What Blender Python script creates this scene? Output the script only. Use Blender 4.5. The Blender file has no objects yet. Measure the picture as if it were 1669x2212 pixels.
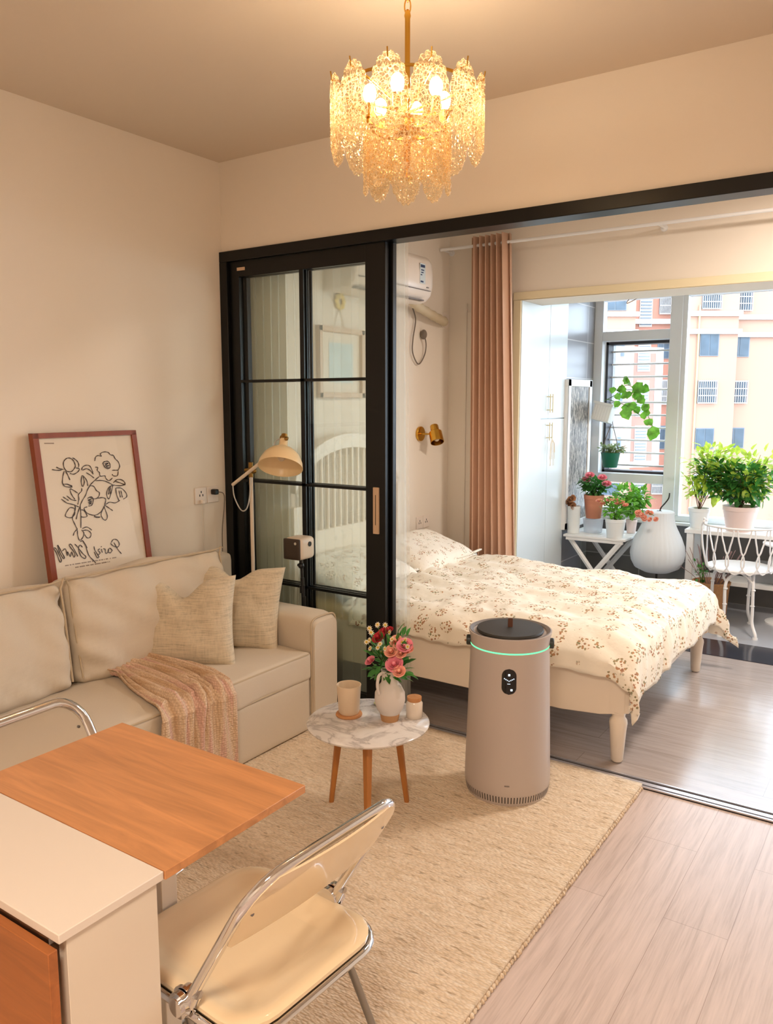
import bpy, bmesh, math, random
from math import pi, sin, cos, radians, hypot, atan2, sqrt, exp
from mathutils import Vector, Matrix, noise
S = bpy.context.scene
COL = S.collection
# ------------------------------------------------------------------ camera, world, exposure
YAW, PITCH, FPX, EYE = 0.59279, 0.13606, 1724.5, 1.6
cd = bpy.data.cameras.new('camera'); cam = bpy.data.objects.new('camera', cd); COL.objects.link(cam)
cam.location = (0, 0, EYE); cam.rotation_euler = (pi/2-PITCH, 0, YAW)
cd.sensor_fit = 'HORIZONTAL'; cd.sensor_width = 36; cd.lens = FPX/1669*36; cd.clip_start = .05; cd.clip_end = 500
S.camera = cam
S.view_settings.view_transform = 'Standard'; S.view_settings.look = 'None'
S.cycles.transparent_max_bounces = 40
S.view_settings.gamma = 1; S.view_settings.exposure = 0.07
SKY_COL, SKY_STR = (.72, .85, 1.0), 7.5
w = bpy.data.worlds.new('sky'); S.world = w; w.use_nodes = True
bg = w.node_tree.nodes['Background']; bg.inputs[0].default_value = (*SKY_COL, 1); bg.inputs[1].default_value = SKY_STR
SUN_STR, BULB_STR, FILL_LIV, FILL_BED = 1.0, 80, 70, 50
sd = bpy.data.lights.new('sun', 'SUN'); sd.energy = SUN_STR; sd.angle = .02; sd.color = (1, .93, .82)
so = bpy.data.objects.new('sun', sd); COL.objects.link(so); so.rotation_euler = (radians(42), 0, radians(60))
# daylight portals in the two balcony panes (guide the sampling of the sky only)
def portal(name, x0, x1, z0, z1, y):
    l = bpy.data.lights.new(name, 'AREA'); l.shape = 'RECTANGLE'; l.size = x1-x0; l.size_y = z1-z0
    l.cycles.is_portal = True
    o = bpy.data.objects.new(name, l); COL.objects.link(o); o.location = ((x0+x1)/2, y, (z0+z1)/2)
    o.rotation_euler = (-pi/2, 0, 0)
portal('window_portal', -2.36, 1.4, .60, 2.5, 7.0)

# ------------------------------------------------------------------ helpers
def lin(c):
    return tuple(((x/255)/12.92 if x/255 <= .04045 else ((x/255+.055)/1.055)**2.4) for x in c)
def on_y(px, py, Y):        # the point of the plane y=Y seen at a pixel of the photograph
    F = Vector((-sin(YAW)*cos(PITCH), cos(YAW)*cos(PITCH), -sin(PITCH))); R = Vector((cos(YAW), sin(YAW), 0)); U = R.cross(F)
    d = F+R*(px-834.5)/FPX-U*(py-1106)/FPX
    return Vector((0, 0, EYE))+d*(Y/d.y)
class NT:
    def __init__(s, name):
        s.m = bpy.data.materials.new(name); s.m.use_nodes = True; s.t = s.m.node_tree; s.n = s.t.nodes
        s.b = s.n['Principled BSDF']; s.out = s.n['Material Output']
    def node(s, kind, **kw):
        n = s.n.new(kind)
        for k, v in kw.items():
            if k.startswith('i_'): n.inputs[int(k[2:])].default_value = v
            else: setattr(n, k, v)
        return n
    def link(s, a, b): s.t.links.new(a, b)
    def coord(s, scale=(1, 1, 1), which='Object', rot=(0, 0, 0)):
        tc = s.node('ShaderNodeTexCoord'); mp = s.node('ShaderNodeMapping'); mp.inputs['Scale'].default_value = scale
        mp.inputs['Rotation'].default_value = rot
        s.link(tc.outputs[which], mp.inputs[0]); return mp.outputs[0]
    def noise(s, vec, scale, detail=4, rough=.5, dist=0):
        n = s.node('ShaderNodeTexNoise'); n.inputs['Scale'].default_value = scale; n.inputs['Detail'].default_value = detail
        n.inputs['Roughness'].default_value = rough; n.inputs['Distortion'].default_value = dist
        s.link(vec, n.inputs['Vector']); return n.outputs['Fac']
    def voro(s, vec, scale, feature='F1', out='Distance', rand=1):
        n = s.node('ShaderNodeTexVoronoi'); n.feature = feature; n.inputs['Scale'].default_value = scale
        n.inputs['Randomness'].default_value = rand
        s.link(vec, n.inputs['Vector']); return n.outputs[out]
    def ramp(s, fac, stops, interp='LINEAR'):
        r = s.node('ShaderNodeValToRGB'); r.color_ramp.interpolation = interp; e = r.color_ramp.elements
        while len(e) < len(stops): e.new(.5)
        for k, (p, c) in zip(e, stops):
            k.position = p; k.color = (*c, 1) if len(c) == 3 else c
        s.link(fac, r.inputs[0]); return r.outputs[0]
    def math(s, op, a, b=0.0, clamp=False):
        n = s.node('ShaderNodeMath', operation=op, use_clamp=clamp)
        for i, v in enumerate((a, b)):
            if isinstance(v, (int, float)): n.inputs[i].default_value = v
            else: s.link(v, n.inputs[i])
        return n.outputs[0]
    def mix(s, fac, a, b):
        n = s.node('ShaderNodeMix', data_type='RGBA')
        for i, v in ((0, fac), (6, a), (7, b)):
            if isinstance(v, (int, float)): n.inputs[i].default_value = v
            elif isinstance(v, tuple): n.inputs[i].default_value = (*v, 1)
            else: s.link(v, n.inputs[i])
        return n.outputs[2]
    def bump(s, h, strength=.3, dist=.01):
        n = s.node('ShaderNodeBump'); n.inputs['Strength'].default_value = strength; n.inputs['Distance'].default_value = dist
        s.link(h, n.inputs['Height']); s.link(n.outputs[0], s.b.inputs['Normal']); return n.outputs[0]
    def base(s, v):
        if isinstance(v, tuple): s.b.inputs['Base Color'].default_value = (*v, 1)
        else: s.link(v, s.b.inputs['Base Color'])
def mat(name, col, rough=.5, metal=0, bump=0, bscale=200, var=0, spec=.5, sheen=0, coat=0, vscale=6, stretch=(1, 1, 1)):
    t = NT(name); c = lin(col); v = t.coord(stretch)
    if var:
        f = t.noise(v, vscale, 5)
        t.base(t.mix(f, tuple(x*(1-var) for x in c), tuple(min(1, x*(1+var)) for x in c)))
    else: t.base(c)
    t.b.inputs['Roughness'].default_value = rough; t.b.inputs['Metallic'].default_value = metal
    t.b.inputs['Specular IOR Level'].default_value = spec
    t.b.inputs['Sheen Weight'].default_value = sheen; t.b.inputs['Coat Weight'].default_value = coat
    if bump: t.bump(t.noise(v, bscale, 4), bump, .004)
    return t.m
def glass(name, tint=(1, 1, 1), ior=1.45, rough=0.0, trans=1.0):
    t = NT(name); tr = t.node('ShaderNodeBsdfTransparent'); tr.inputs[0].default_value = (*tint, 1)
    gl = t.node('ShaderNodeBsdfGlossy'); gl.inputs['Roughness'].default_value = rough
    f0 = ((ior-1)/(ior+1))**2; lw = t.node('ShaderNodeLayerWeight'); lw.inputs[0].default_value = .5
    fr = t.math('ADD', t.math('MULTIPLY', t.math('POWER', lw.outputs['Facing'], 5.0), 1-f0), f0)
    mx = t.node('ShaderNodeMixShader'); t.link(fr, mx.inputs[0]); t.link(tr.outputs[0], mx.inputs[1]); t.link(gl.outputs[0], mx.inputs[2])
    t.link(mx.outputs[0], t.out.inputs[0]); return t.m
def sheer(name, col, alpha):
    t = NT(name); tr = t.node('ShaderNodeBsdfTransparent'); df = t.node('ShaderNodeBsdfDiffuse'); tl = t.node('ShaderNodeBsdfTranslucent')
    for n in (df, tl): n.inputs[0].default_value = (*lin(col), 1)
    a = t.node('ShaderNodeMixShader'); a.inputs[0].default_value = .5; t.link(df.outputs[0], a.inputs[1]); t.link(tl.outputs[0], a.inputs[2])
    b = t.node('ShaderNodeMixShader'); b.inputs[0].default_value = alpha; t.link(tr.outputs[0], b.inputs[1]); t.link(a.outputs[0], b.inputs[2])
    t.link(b.outputs[0], t.out.inputs[0]); return t.m
def emit(name, col, strength):
    t = NT(name); e = t.node('ShaderNodeEmission'); e.inputs[0].default_value = (*col, 1); e.inputs[1].default_value = strength
    t.link(e.outputs[0], t.out.inputs[0]); return t.m

ORG = {}
class M:
    def __init__(s): s.v = []; s.f = []; s.x = Matrix.Identity(4)
    def add(s, vs, fs):
        b = len(s.v); s.v += [tuple(s.x @ Vector(p)) for p in vs]; s.f += [tuple(b+i for i in f) for f in fs]; return s
    def box(s, x0, x1, y0, y1, z0, z1):
        return s.add([(x, y, z) for x in (x0, x1) for y in (y0, y1) for z in (z0, z1)],
                     [(0, 1, 3, 2), (4, 6, 7, 5), (0, 4, 5, 1), (2, 3, 7, 6), (0, 2, 6, 4), (1, 5, 7, 3)])
    def prism(s, poly, a0, a1, axis='z'):
        n = len(poly)
        def P(u, v, a): return {'z': (u, v, a), 'y': (u, a, v), 'x': (a, u, v)}[axis]
        return s.add([P(u, v, a0) for u, v in poly]+[P(u, v, a1) for u, v in poly],
                     [tuple(range(n))[::-1], tuple(range(n, 2*n))]+[(i, (i+1) % n, n+(i+1) % n, n+i) for i in range(n)])
    def grid(s, fn, nu, nv, cu=False, cv=False):
        vs = [fn(i/(nu if cu else nu-1), j/(nv if cv else nv-1)) for i in range(nu) for j in range(nv)]
        fs = [(i*nv+j, ((i+1) % nu)*nv+j, ((i+1) % nu)*nv+(j+1) % nv, i*nv+(j+1) % nv)
              for i in range(nu if cu else nu-1) for j in range(nv if cv else nv-1)]
        return s.add(vs, fs)
    def lathe(s, prof, c=(0, 0, 0), n=32, cap=True, ripple=None):
        vs = []; k = len(prof)
        for i in range(n):
            a = 2*pi*i/n
            for (r, z) in prof:
                rr = r*(1+(ripple(a) if ripple else 0)); vs.append((c[0]+rr*cos(a), c[1]+rr*sin(a), c[2]+z))
        fs = [(i*k+j, ((i+1) % n)*k+j, ((i+1) % n)*k+j+1, i*k+j+1) for i in range(n) for j in range(k-1)]
        if cap:
            if prof[0][0] > 1e-5: fs.append(tuple(i*k for i in range(n))[::-1])
            if prof[-1][0] > 1e-5: fs.append(tuple(i*k+k-1 for i in range(n)))
        return s.add(vs, fs)
    def tube(s, pts, r, n=8, closed=False, flat=None, up=None):
        P = [Vector(p) for p in pts]; m = len(P); vs = []; prev = None
        for i, p in enumerate(P):
            t = (P[(i+1) % m]-P[i-1]) if closed else (P[min(i+1, m-1)]-P[max(i-1, 0)])
            t.normalize()
            if up is not None: a = Vector(up)
            elif prev is None: a = Vector((0, 0, 1)) if abs(t.z) < .9 else Vector((1, 0, 0))
            else: a = prev
            a = a-t*a.dot(t); a.normalize(); prev = a; b = t.cross(a)
            rr = r[i] if isinstance(r, (list, tuple)) else r
            ra, rb = (rr, rr) if flat is None else (rr, rr*flat)
            for k in range(n):
                q = 2*pi*k/n; vs.append(tuple(p+a*ra*cos(q)+b*rb*sin(q)))
        fs = [(i*n+k, ((i+1) % m)*n+k, ((i+1) % m)*n+(k+1) % n, i*n+(k+1) % n) for i in range(m if closed else m-1) for k in range(n)]
        if not closed: fs += [tuple(range(n))[::-1], tuple(range((m-1)*n, m*n))]
        return s.add(vs, fs)
    def cyl(s, p0, p1, r0, r1=None, n=16): return s.tube([p0, p1], [r0, r0 if r1 is None else r1], n)
    def ell(s, c, r, nu=16, nv=10):
        r = r if isinstance(r, (tuple, list)) else (r, r, r)
        prof = [(sin(pi*j/nv), -cos(pi*j/nv)) for j in range(nv+1)]
        vs = [(c[0]+r[0]*p*cos(2*pi*i/nu), c[1]+r[1]*p*sin(2*pi*i/nu), c[2]+r[2]*z) for i in range(nu) for p, z in prof]; k = nv+1
        return s.add(vs, [(i*k+j, ((i+1) % nu)*k+j, ((i+1) % nu)*k+j+1, i*k+j+1) for i in range(nu) for j in range(nv)])
    def rbox(s, c, h, r, n=10, puff=(0, 0, 0), amp=0, fs=4, warp=None):
        c = Vector(c); h = Vector(h)
        for ax in range(3):
            for sg in (-1, 1):
                def fn(u, v):
                    p = [0, 0, 0]; p[ax] = sg; a, b = (ax+1) % 3, (ax+2) % 3
                    p[a] = sin(pi/2*(2*u-1)); p[b] = sin(pi/2*(2*v-1))*sg
                    q = Vector([p[i]*h[i] for i in range(3)]); inn = Vector([max(-(h[i]-r), min(h[i]-r, q[i])) for i in range(3)])
                    d = q-inn
                    if d.length > 1e-9: q = inn+d.normalized()*r
                    for i in range(3):
                        o = [k for k in range(3) if k != i]
                        q[i] += math.copysign(1, q[i])*puff[i]*(1-(q[o[0]]/h[o[0]])**2)*(1-(q[o[1]]/h[o[1]])**2)*(abs(q[i])/h[i])
                    q = c+q
                    if amp: q = q+noise.noise_vector(q*fs)*amp
                    return tuple(warp(q)) if warp else tuple(q)
                s.grid(fn, n, n)
        return s
    def build(s, name, m, parent=None, smooth=False, bevel=0, world=True, sub=0, solid=0, weld=False, seg=2):
        me = bpy.data.meshes.new(name); off = ORG.get(parent.name, Vector((0, 0, 0))) if (parent and world) else Vector((0, 0, 0))
        me.from_pydata([tuple(Vector(p)-off) for p in s.v], [], s.f)
        bm = bmesh.new(); bm.from_mesh(me)
        if weld or s.f: bmesh.ops.remove_doubles(bm, verts=bm.verts, dist=1e-5)
        bmesh.ops.recalc_face_normals(bm, faces=bm.faces); bm.to_mesh(me); bm.free()
        if smooth:
            me.polygons.foreach_set('use_smooth', [True]*len(me.polygons))
            try: me.set_sharp_from_angle(angle=radians(48))
            except Exception: pass
        me.materials.append(m)
        o = bpy.data.objects.new(name, me); COL.objects.link(o)
        if parent: o.parent = parent; ORG[o.name] = off
        else: ORG[o.name] = Vector((0, 0, 0))
        if solid: d = o.modifiers.new('solid', 'SOLIDIFY'); d.thickness = solid; d.offset = 0
        if bevel:
            d = o.modifiers.new('bevel', 'BEVEL'); d.width = bevel; d.segments = seg; d.limit_method = 'ANGLE'; d.angle_limit = radians(40)
            me.polygons.foreach_set('use_smooth', [True]*len(me.polygons))
            try: me.set_sharp_from_angle(angle=radians(60))
            except Exception: pass
            d.harden_normals = False
        if sub: d = o.modifiers.new('sub', 'SUBSURF'); d.levels = sub; d.render_levels = sub
        return o
def tag(o, label, cat, group=None):
    o['label'] = label; o['category'] = cat
    if group: o['group'] = group
    return o
def thing(name, label, cat, loc=(0, 0, 0), rz=0, group=None):
    o = bpy.data.objects.new(name, None); COL.objects.link(o); o.location = loc; o.rotation_euler = (0, 0, rz); o.empty_display_size = .1
    ORG[o.name] = Vector(loc); return tag(o, label, cat, group)
def struct(name, b, m, parent=None, **kw):
    o = b.build(name, m, parent, **kw)
    if not parent: o['kind'] = 'structure'
    return o
def dup(root, loc=None, rz=None, label=None):
    r = root.copy(); COL.objects.link(r)
    if loc is not None: r.location = loc
    if rz is not None: r.rotation_euler = (0, 0, rz)
    if label: r['label'] = label
    for ch in list(root.children):
        c = ch.copy(); COL.objects.link(c); c.parent = r
        for g in list(ch.children):
            d = g.copy(); COL.objects.link(d); d.parent = c
    return r
def box(*a): return M().box(*a)
def lerp(a, b, t): return a+(b-a)*t
def spline(P, k=6):
    P = [Vector(p) for p in P]; out = []
    for i in range(len(P)-1):
        a, b, c, d = P[max(i-1, 0)], P[i], P[i+1], P[min(i+2, len(P)-1)]
        for j in range(k):
            t = j/k; out.append(.5*((2*b)+(c-a)*t+(2*a-5*b+4*c-d)*t*t+(3*b-a-3*c+d)*t**3))
    return out+[P[-1]]
# ------------------------------------------------------------------ materials
WALL = mat('wall_paint', (242, 232, 218), .85, bump=.05, bscale=60, spec=.2)
CEIL = mat('ceiling_paint', (226, 211, 192), .9, spec=.2)
CREAMT = mat('cream_trim_paint', (240, 226, 190), .6)
WHITEP = mat('white_paint', (240, 240, 238), .45)
WHITEM = mat('white_powder_metal', (244, 244, 244), .35)
BLACKF = mat('black_aluminium', (8, 8, 8), .35, spec=.35)
CHROME = mat('chrome', (225, 225, 228), .08, metal=1)
SATIN = mat('satin_steel', (150, 148, 145), .3, metal=1)
BRASS = mat('brass', (214, 165, 70), .25, metal=1)
GLASSD = glass('door_glass', (.93, .965, .93), 1.5)
GLASSW = glass('window_glass', (.99, 1, 1), 1.35)
SHEER = sheer('sheer_curtain_cloth', (244, 246, 238), .34)
def wood_floor(name, c1, c2, along, gap, rough):
    t = NT(name); rot = (0, 0, 0) if along == 'x' else (0, 0, pi/2)
    v = t.coord((1, 1, 1), rot=rot)
    br = t.node('ShaderNodeTexBrick'); br.offset = .37; br.inputs['Color1'].default_value = (*lin(c1), 1); br.inputs['Color2'].default_value = (*lin(c2), 1)
    br.inputs['Mortar'].default_value = (*lin(gap), 1); br.inputs['Scale'].default_value = 1; br.inputs['Mortar Size'].default_value = .0012
    br.inputs['Brick Width'].default_value = 1.2; br.inputs['Row Height'].default_value = .19; br.inputs['Bias'].default_value = 0
    t.link(v, br.inputs[0])
    sc = t.node('ShaderNodeMapping'); sc.inputs['Scale'].default_value = (1.1, 16, 1); t.link(v, sc.inputs[0])
    g = t.noise(sc.outputs[0], 2.6, 8, .62, .6)
    sc2 = t.node('ShaderNodeMapping'); sc2.inputs['Scale'].default_value = (2, 70, 1); t.link(v, sc2.inputs[0])
    g2 = t.noise(sc2.outputs[0], 3, 4, .6)
    gg = t.math('ADD', t.math('MULTIPLY', g, .65), t.math('MULTIPLY', g2, .35))
    shade = t.ramp(gg, [(.36, (.78, .76, .74)), (.5, (.97, .97, .97)), (.66, (1.10, 1.10, 1.10))])
    n = t.node('ShaderNodeMix', data_type='RGBA', blend_type='MULTIPLY'); n.inputs[0].default_value = 1
    t.link(br.outputs['Color'], n.inputs[6]); t.link(shade, n.inputs[7]); t.base(n.outputs[2])
    t.b.inputs['Roughness'].default_value = rough; t.bump(gg, .12, .002); return t.m
FLOOR1 = wood_floor('living_laminate', (212, 193, 184), (206, 187, 178), 'y', (176, 154, 142), .34)
FLOOR2 = wood_floor('bedroom_laminate', (178, 165, 158), (170, 158, 152), 'x', (140, 128, 122), .20)
def wood(name, c, along, rough=.4, var=.22, scale=2.2):
    t = NT(name); sc = {'x': (1.2, 14, 14), 'y': (14, 1.2, 14), 'z': (14, 14, 1.2)}[along]; v = t.coord(sc)
    g = t.noise(v, scale, 7, .6, .8); c = lin(c)
    t.base(t.ramp(g, [(.3, tuple(x*(1-var) for x in c)), (.7, tuple(min(1, x*(1+var)) for x in c))]))
    t.b.inputs['Roughness'].default_value = rough; return t.m
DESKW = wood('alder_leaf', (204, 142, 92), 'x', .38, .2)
DESKD = wood('shaded_alder_leaf', (170, 100, 50), 'x', .45, .2)  # same wood as the raised leaf, with the hanging leaf's shade in its colour
LEGW = wood('beech_leg', (180, 116, 54), 'z', .45, .15)
FRAMEW = wood('red_brown_frame_wood', (140, 62, 28), 'z', .4, .12)
PALEW = wood('pale_frame_wood', (214, 182, 150), 'z', .5, .08)
CORK = mat('cork', (196, 138, 88), .8, var=.15, vscale=90)
def tiles(name, col, grout, w, h, rough):
    t = NT(name); tc = t.coord(); sep = t.node('ShaderNodeSeparateXYZ'); t.link(tc, sep.inputs[0])
    cb = t.node('ShaderNodeCombineXYZ'); t.link(t.math('ADD', sep.outputs[0], sep.outputs[1]), cb.inputs[0]); t.link(sep.outputs[2], cb.inputs[1])
    br = t.node('ShaderNodeTexBrick'); br.offset = 0; br.inputs['Color1'].default_value = (*lin(col), 1); br.inputs['Color2'].default_value = (*lin(tuple(int(c*.96) for c in col)), 1)
    br.inputs['Mortar'].default_value = (*lin(grout), 1); br.inputs['Scale'].default_value = 1; br.inputs['Mortar Size'].default_value = .004
    br.inputs['Brick Width'].default_value = w; br.inputs['Row Height'].default_value = h
    t.link(cb.outputs[0], br.inputs[0]); t.base(br.outputs['Color']); t.b.inputs['Roughness'].default_value = rough; return t.m
TILEW = tiles('grey_wall_tile', (150, 152, 158), (205, 205, 205), .6, .3, .3)
TILEL = tiles('dark_low_wall_tile', (112, 110, 108), (170, 168, 165), .6, .3, .35)
TILEF = mat('balcony_floor_tile', (176, 178, 184), .3, var=.04)
STONE = mat('dark_threshold_stone', (50, 52, 62), .12, var=.2, vscale=20)
def linen(name, c, scale=260, strength=.35, var=.1, streak=0):
    t = NT(name); v = t.coord((1, 1, 3)); g = t.noise(v, scale, 3, .7); v2 = t.coord((3, 3, 1)); g2 = t.noise(v2, scale*.6, 3, .7)
    h = t.math('MULTIPLY', g, g2); c = lin(c); t.base(t.ramp(h, [(.1, tuple(x*(1-var) for x in c)), (.45, tuple(min(1, x*(1+var)) for x in c))]))
    if streak:
        sv = t.coord((5, 5, 90)); sn = t.noise(sv, 2.2, 4, .65); sv2 = t.coord((70, 70, 5)); sn2 = t.noise(sv2, 1.6, 3, .6)
        h2 = t.math('ADD', t.math('MULTIPLY', sn, .7), t.math('MULTIPLY', sn2, .3))
        t.base(t.ramp(h2, [(.36, tuple(x*.74 for x in c)), (.5, c), (.64, tuple(min(1, x*1.12) for x in c))])); h = h2
    t.b.inputs['Roughness'].default_value = .9; t.b.inputs['Specular IOR Level'].default_value = .15; t.b.inputs['Sheen Weight'].default_value = .15
    t.bump(h, strength, .003); return t.m
SOFA = linen('beige_slipcover', (208, 193, 172), 300, .15, .05)
PIPE = linen('slipcover_piping', (190, 170, 142), 300, .1, .05)
PILLOW = linen('linen_cushion_cloth', (206, 190, 164), 90, .5, .16, 1)
def floral(name, base, scale=11):
    t = NT(name); v = t.coord()
    wob = t.noise(v, 14, 2); d = t.voro(v, scale, rand=.75); small = t.voro(v, scale*6.5)
    blob = t.math('LESS_THAN', d, .40); pet = t.math('LESS_THAN', small, .42)
    mask = t.math('MULTIPLY', blob, pet)
    hue = t.noise(v, 45, 1); ink = t.ramp(hue, [(.35, lin((150, 88, 52))), (.48, lin((190, 130, 70))), (.6, lin((120, 118, 70)))])
    d2 = t.voro(v, scale*2.1, rand=1); s2 = t.math('MULTIPLY', t.math('LESS_THAN', d2, .22), t.math('LESS_THAN', small, .5))
    m = t.math('MAXIMUM', t.math('MULTIPLY', mask, .85), t.math('MULTIPLY', s2, .5))
    t.base(t.mix(m, lin(base), ink)); t.b.inputs['Roughness'].default_value = .9; t.b.inputs['Specular IOR Level'].default_value = .15
    t.bump(t.noise(v, 30, 4), .25, .01); return t.m
FLORAL = floral('floral_bedding', (246, 238, 222))
FLORALB = floral('floral_pillowcase', (244, 236, 222), 16)
SHEET = mat('ochre_sheet', (214, 184, 120), .9)
def rugm():
    t = NT('woven_wool_rug'); v = t.coord()
    mp = t.node('ShaderNodeMapping'); mp.inputs['Scale'].default_value = (70, 150, 50); t.link(v, mp.inputs[0])
    vo = t.voro(mp.outputs[0], 1.0, rand=1)
    mp2 = t.node('ShaderNodeMapping'); mp2.inputs['Scale'].default_value = (14, 60, 10); t.link(v, mp2.inputs[0])
    st = t.noise(mp2.outputs[0], 1, 3, .6); sp = t.noise(mp2.outputs[0], 1.6, 2, .5)
    base = t.ramp(st, [(.3, lin((222, 198, 168))), (.5, lin((236, 214, 188))), (.7, lin((244, 228, 206)))])
    dark = t.ramp(sp, [(.62, (0, 0, 0)), (.70, (1, 1, 1))])
    base = t.mix(t.math('MULTIPLY', dark, .6), base, lin((140, 112, 82)))
    big = t.noise(v, 2.0, 3); base = t.mix(t.math('MULTIPLY', big, .25), base, lin((220, 200, 170)))
    base = t.mix(t.math('MULTIPLY', t.ramp(vo, [(.35, (0, 0, 0)), (.75, (1, 1, 1))]), .28), base, lin((168, 146, 118)))
    t.base(base); t.b.inputs['Roughness'].default_value = .95; t.b.inputs['Specular IOR Level'].default_value = .1
    t.bump(t.math('SUBTRACT', t.math('MULTIPLY', st, .7), vo), .7, .006); return t.m
RUG = rugm()
def knit():
    t = NT('knitted_throw'); v = t.coord((1, 1, 1), 'UV')
    mp = t.node('ShaderNodeMapping'); mp.inputs['Scale'].default_value = (1, 1, 1); t.link(v, mp.inputs[0])
    t.b.inputs['Roughness'].default_value = .95
    o = t.coord((60, 60, 60)); st = t.voro(o, 1.7, rand=.4); oo = t.coord((1, 14, 1)); band = t.noise(oo, 2.2, 3)
    c = t.ramp(band, [(.35, lin((212, 176, 138))), (.5, lin((236, 208, 176))), (.62, lin((230, 186, 168)))])
    t.base(t.mix(t.math('MULTIPLY', st, .6), c, lin((150, 112, 84)))); t.bump(t.math('SUBTRACT', 1, st), .7, .006); return t.m
KNIT = knit()
def marble():
    t = NT('white_marble'); v = t.coord((1, 1, 1)); n = t.noise(v, 6, 8, .6, .8)
    t.base(t.ramp(n, [(.38, lin((238, 234, 230))), (.46, lin((226, 220, 217))), (.50, lin((186, 180, 178))), (.54, lin((226, 221, 218))), (.8, lin((240, 236, 232)))]))
    t.b.inputs['Roughness'].default_value = .12; return t.m
MARBLE = marble()
PURI = mat('warm_white_plastic', (190, 177, 169), .42)
PURIG = mat('grey_plastic', (120, 112, 108), .45)
DARKLID = mat('charcoal_lid', (52, 50, 46), .55, bump=.1, bscale=300)
DARKP = mat('dark_plastic', (40, 46, 44), .4)
BLACKP = mat('black_plastic', (12, 12, 14), .3)
LEATHER = mat('brown_leather', (96, 58, 40), .6)
CREAMP = mat('cream_glossy_plastic', (240, 216, 178), .12, coat=.4)
CREAMC = mat('cream_cabinet_board', (226, 212, 194), .5)
WTOP = mat('white_desk_top', (230, 217, 204), .45)
CERAM = mat('beige_ceramic', (226, 202, 172), .45)
VASEW = mat('matte_white_ceramic', (216, 206, 198), .6)
VASEB = mat('raw_clay', (186, 140, 96), .8)
CREAME = mat('cream_enamel', (240, 214, 168), .3)
LAMPIN = mat('lamp_inner_enamel', (226, 208, 182), .4)
CURT = mat('dusty_pink_curtain', (222, 180, 152), .8, sheen=.2)
ACW = mat('white_appliance_plastic', (244, 232, 220), .3)
HOSE = mat('wrapped_hose', (206, 190, 160), .7)
GREYC = mat('grey_cord', (120, 108, 96), .6)
WCORD = mat('white_cord', (232, 220, 204), .5)
CABW = mat('white_cabinet_door', (226, 236, 240), .25)
PAPER = mat('poster_paper', (236, 224, 206), .6)
INK = mat('poster_ink', (70, 56, 52), .8)
INK2 = mat('small_print_ink', (150, 132, 120), .8)
PAPERB = mat('pale_blue_print', (200, 220, 222), .6, var=.2, vscale=8)
LANT = mat('pleated_lantern_fabric', (224, 232, 238), .7)
TERRA = mat('terracotta', (204, 134, 106), .8, var=.12, vscale=14)
PINKPOT = mat('pale_pink_pot', (232, 208, 200), .6)
WPOT = mat('white_pot', (234, 238, 238), .5)
GREENP = mat('dark_green_pot', (30, 110, 88), .4)
SOIL = mat('soil', (66, 48, 36), .95, bump=.5, bscale=120)
WICKER = mat('wicker', (200, 146, 96), .7, bump=.8, bscale=90, var=.25, vscale=60)
CLEARP = sheer('clear_plastic', (236, 240, 244), .38)
ACRYL = glass('clear_acrylic', (.985, .97, .95), 1.42, .02)
def leafm(name, c, tr=.35):
    t = NT(name); v = t.coord(); f = t.noise(v, 18, 2); c = lin(c)
    colr = t.ramp(f, [(.3, tuple(x*.55 for x in c)), (.7, tuple(min(1, x*1.5) for x in c))])
    t.base(colr); t.b.inputs['Roughness'].default_value = .4
    tl = t.node('ShaderNodeBsdfTranslucent'); t.link(colr, tl.inputs[0]); mx = t.node('ShaderNodeMixShader'); mx.inputs[0].default_value = tr
    t.link(t.b.outputs[0], mx.inputs[1]); t.link(tl.outputs[0], mx.inputs[2]); t.link(mx.outputs[0], t.out.inputs[0]); return t.m
def petal(name, c):
    t = NT(name); t.base(lin(c)); t.b.inputs['Roughness'].default_value = .7; t.b.inputs['Subsurface Weight'].default_value = .0; return t.m
LEAF = leafm('fresh_green_leaf', (120, 184, 66)); LEAFD = leafm('dark_green_leaf', (72, 136, 60)); LEAFY = leafm('yellow_green_leaf', (190, 222, 84))
LEAFG = leafm('grey_green_leaf', (150, 170, 120))
STEM = mat('plant_stem', (104, 84, 62), .8); STEMG = mat('green_stem', (92, 124, 60), .7)
PINK = petal('pink_petal', (246, 150, 166)); PEACH = petal('peach_petal', (252, 184, 160)); RED = petal('dark_red_petal', (190, 44, 56))
DAISY = petal('white_petal', (250, 240, 220)); YEL = mat('yellow_pollen', (220, 180, 60), .8); BROWNF = leafm('dry_brown_petal', (178, 130, 96), .2)
# ------------------------------------------------------------------ setting
XL, YP, YP2, HC = -3.245, 3.215, 3.30, 2.87       # left wall, partition front and back, ceiling
XB, YR, YB = -2.98, 5.25, 5.61                    # bedroom left wall, rear wall, balcony start
XR, YF, YW, XO = 1.9, -2.2, 6.75, -2.405          # right wall, wall behind, balcony parapet, balcony opening
struct('floor', box(XL, XR, YF, YP, -.1, 0), FLOOR1)
struct('floor_bedroom', box(XL, XR, YP, YR, -.1, 0), FLOOR2)
struct('floor_balcony', box(-3.1, XR, YB, YW+.2, -.1, 0), TILEF)
struct('trim_threshold', box(XO, XR, YR, YB, -.1, .004), STONE)
struct('ceiling', box(XL, XR, YF, YR, HC, HC+.1), CEIL)
struct('ceiling_balcony', box(-3.1, XR, YB, YW+.25, 2.56, 2.66), CEIL)
struct('wall_left', box(XL-.1, XL, YF, YP2, 0, HC), WALL)
struct('wall_right', box(XR, XR+.1, YF, YW+.2, 0, HC), WALL)
struct('wall_behind', box(XL, XR, YF-.1, YF, 0, HC), WALL)
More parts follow.
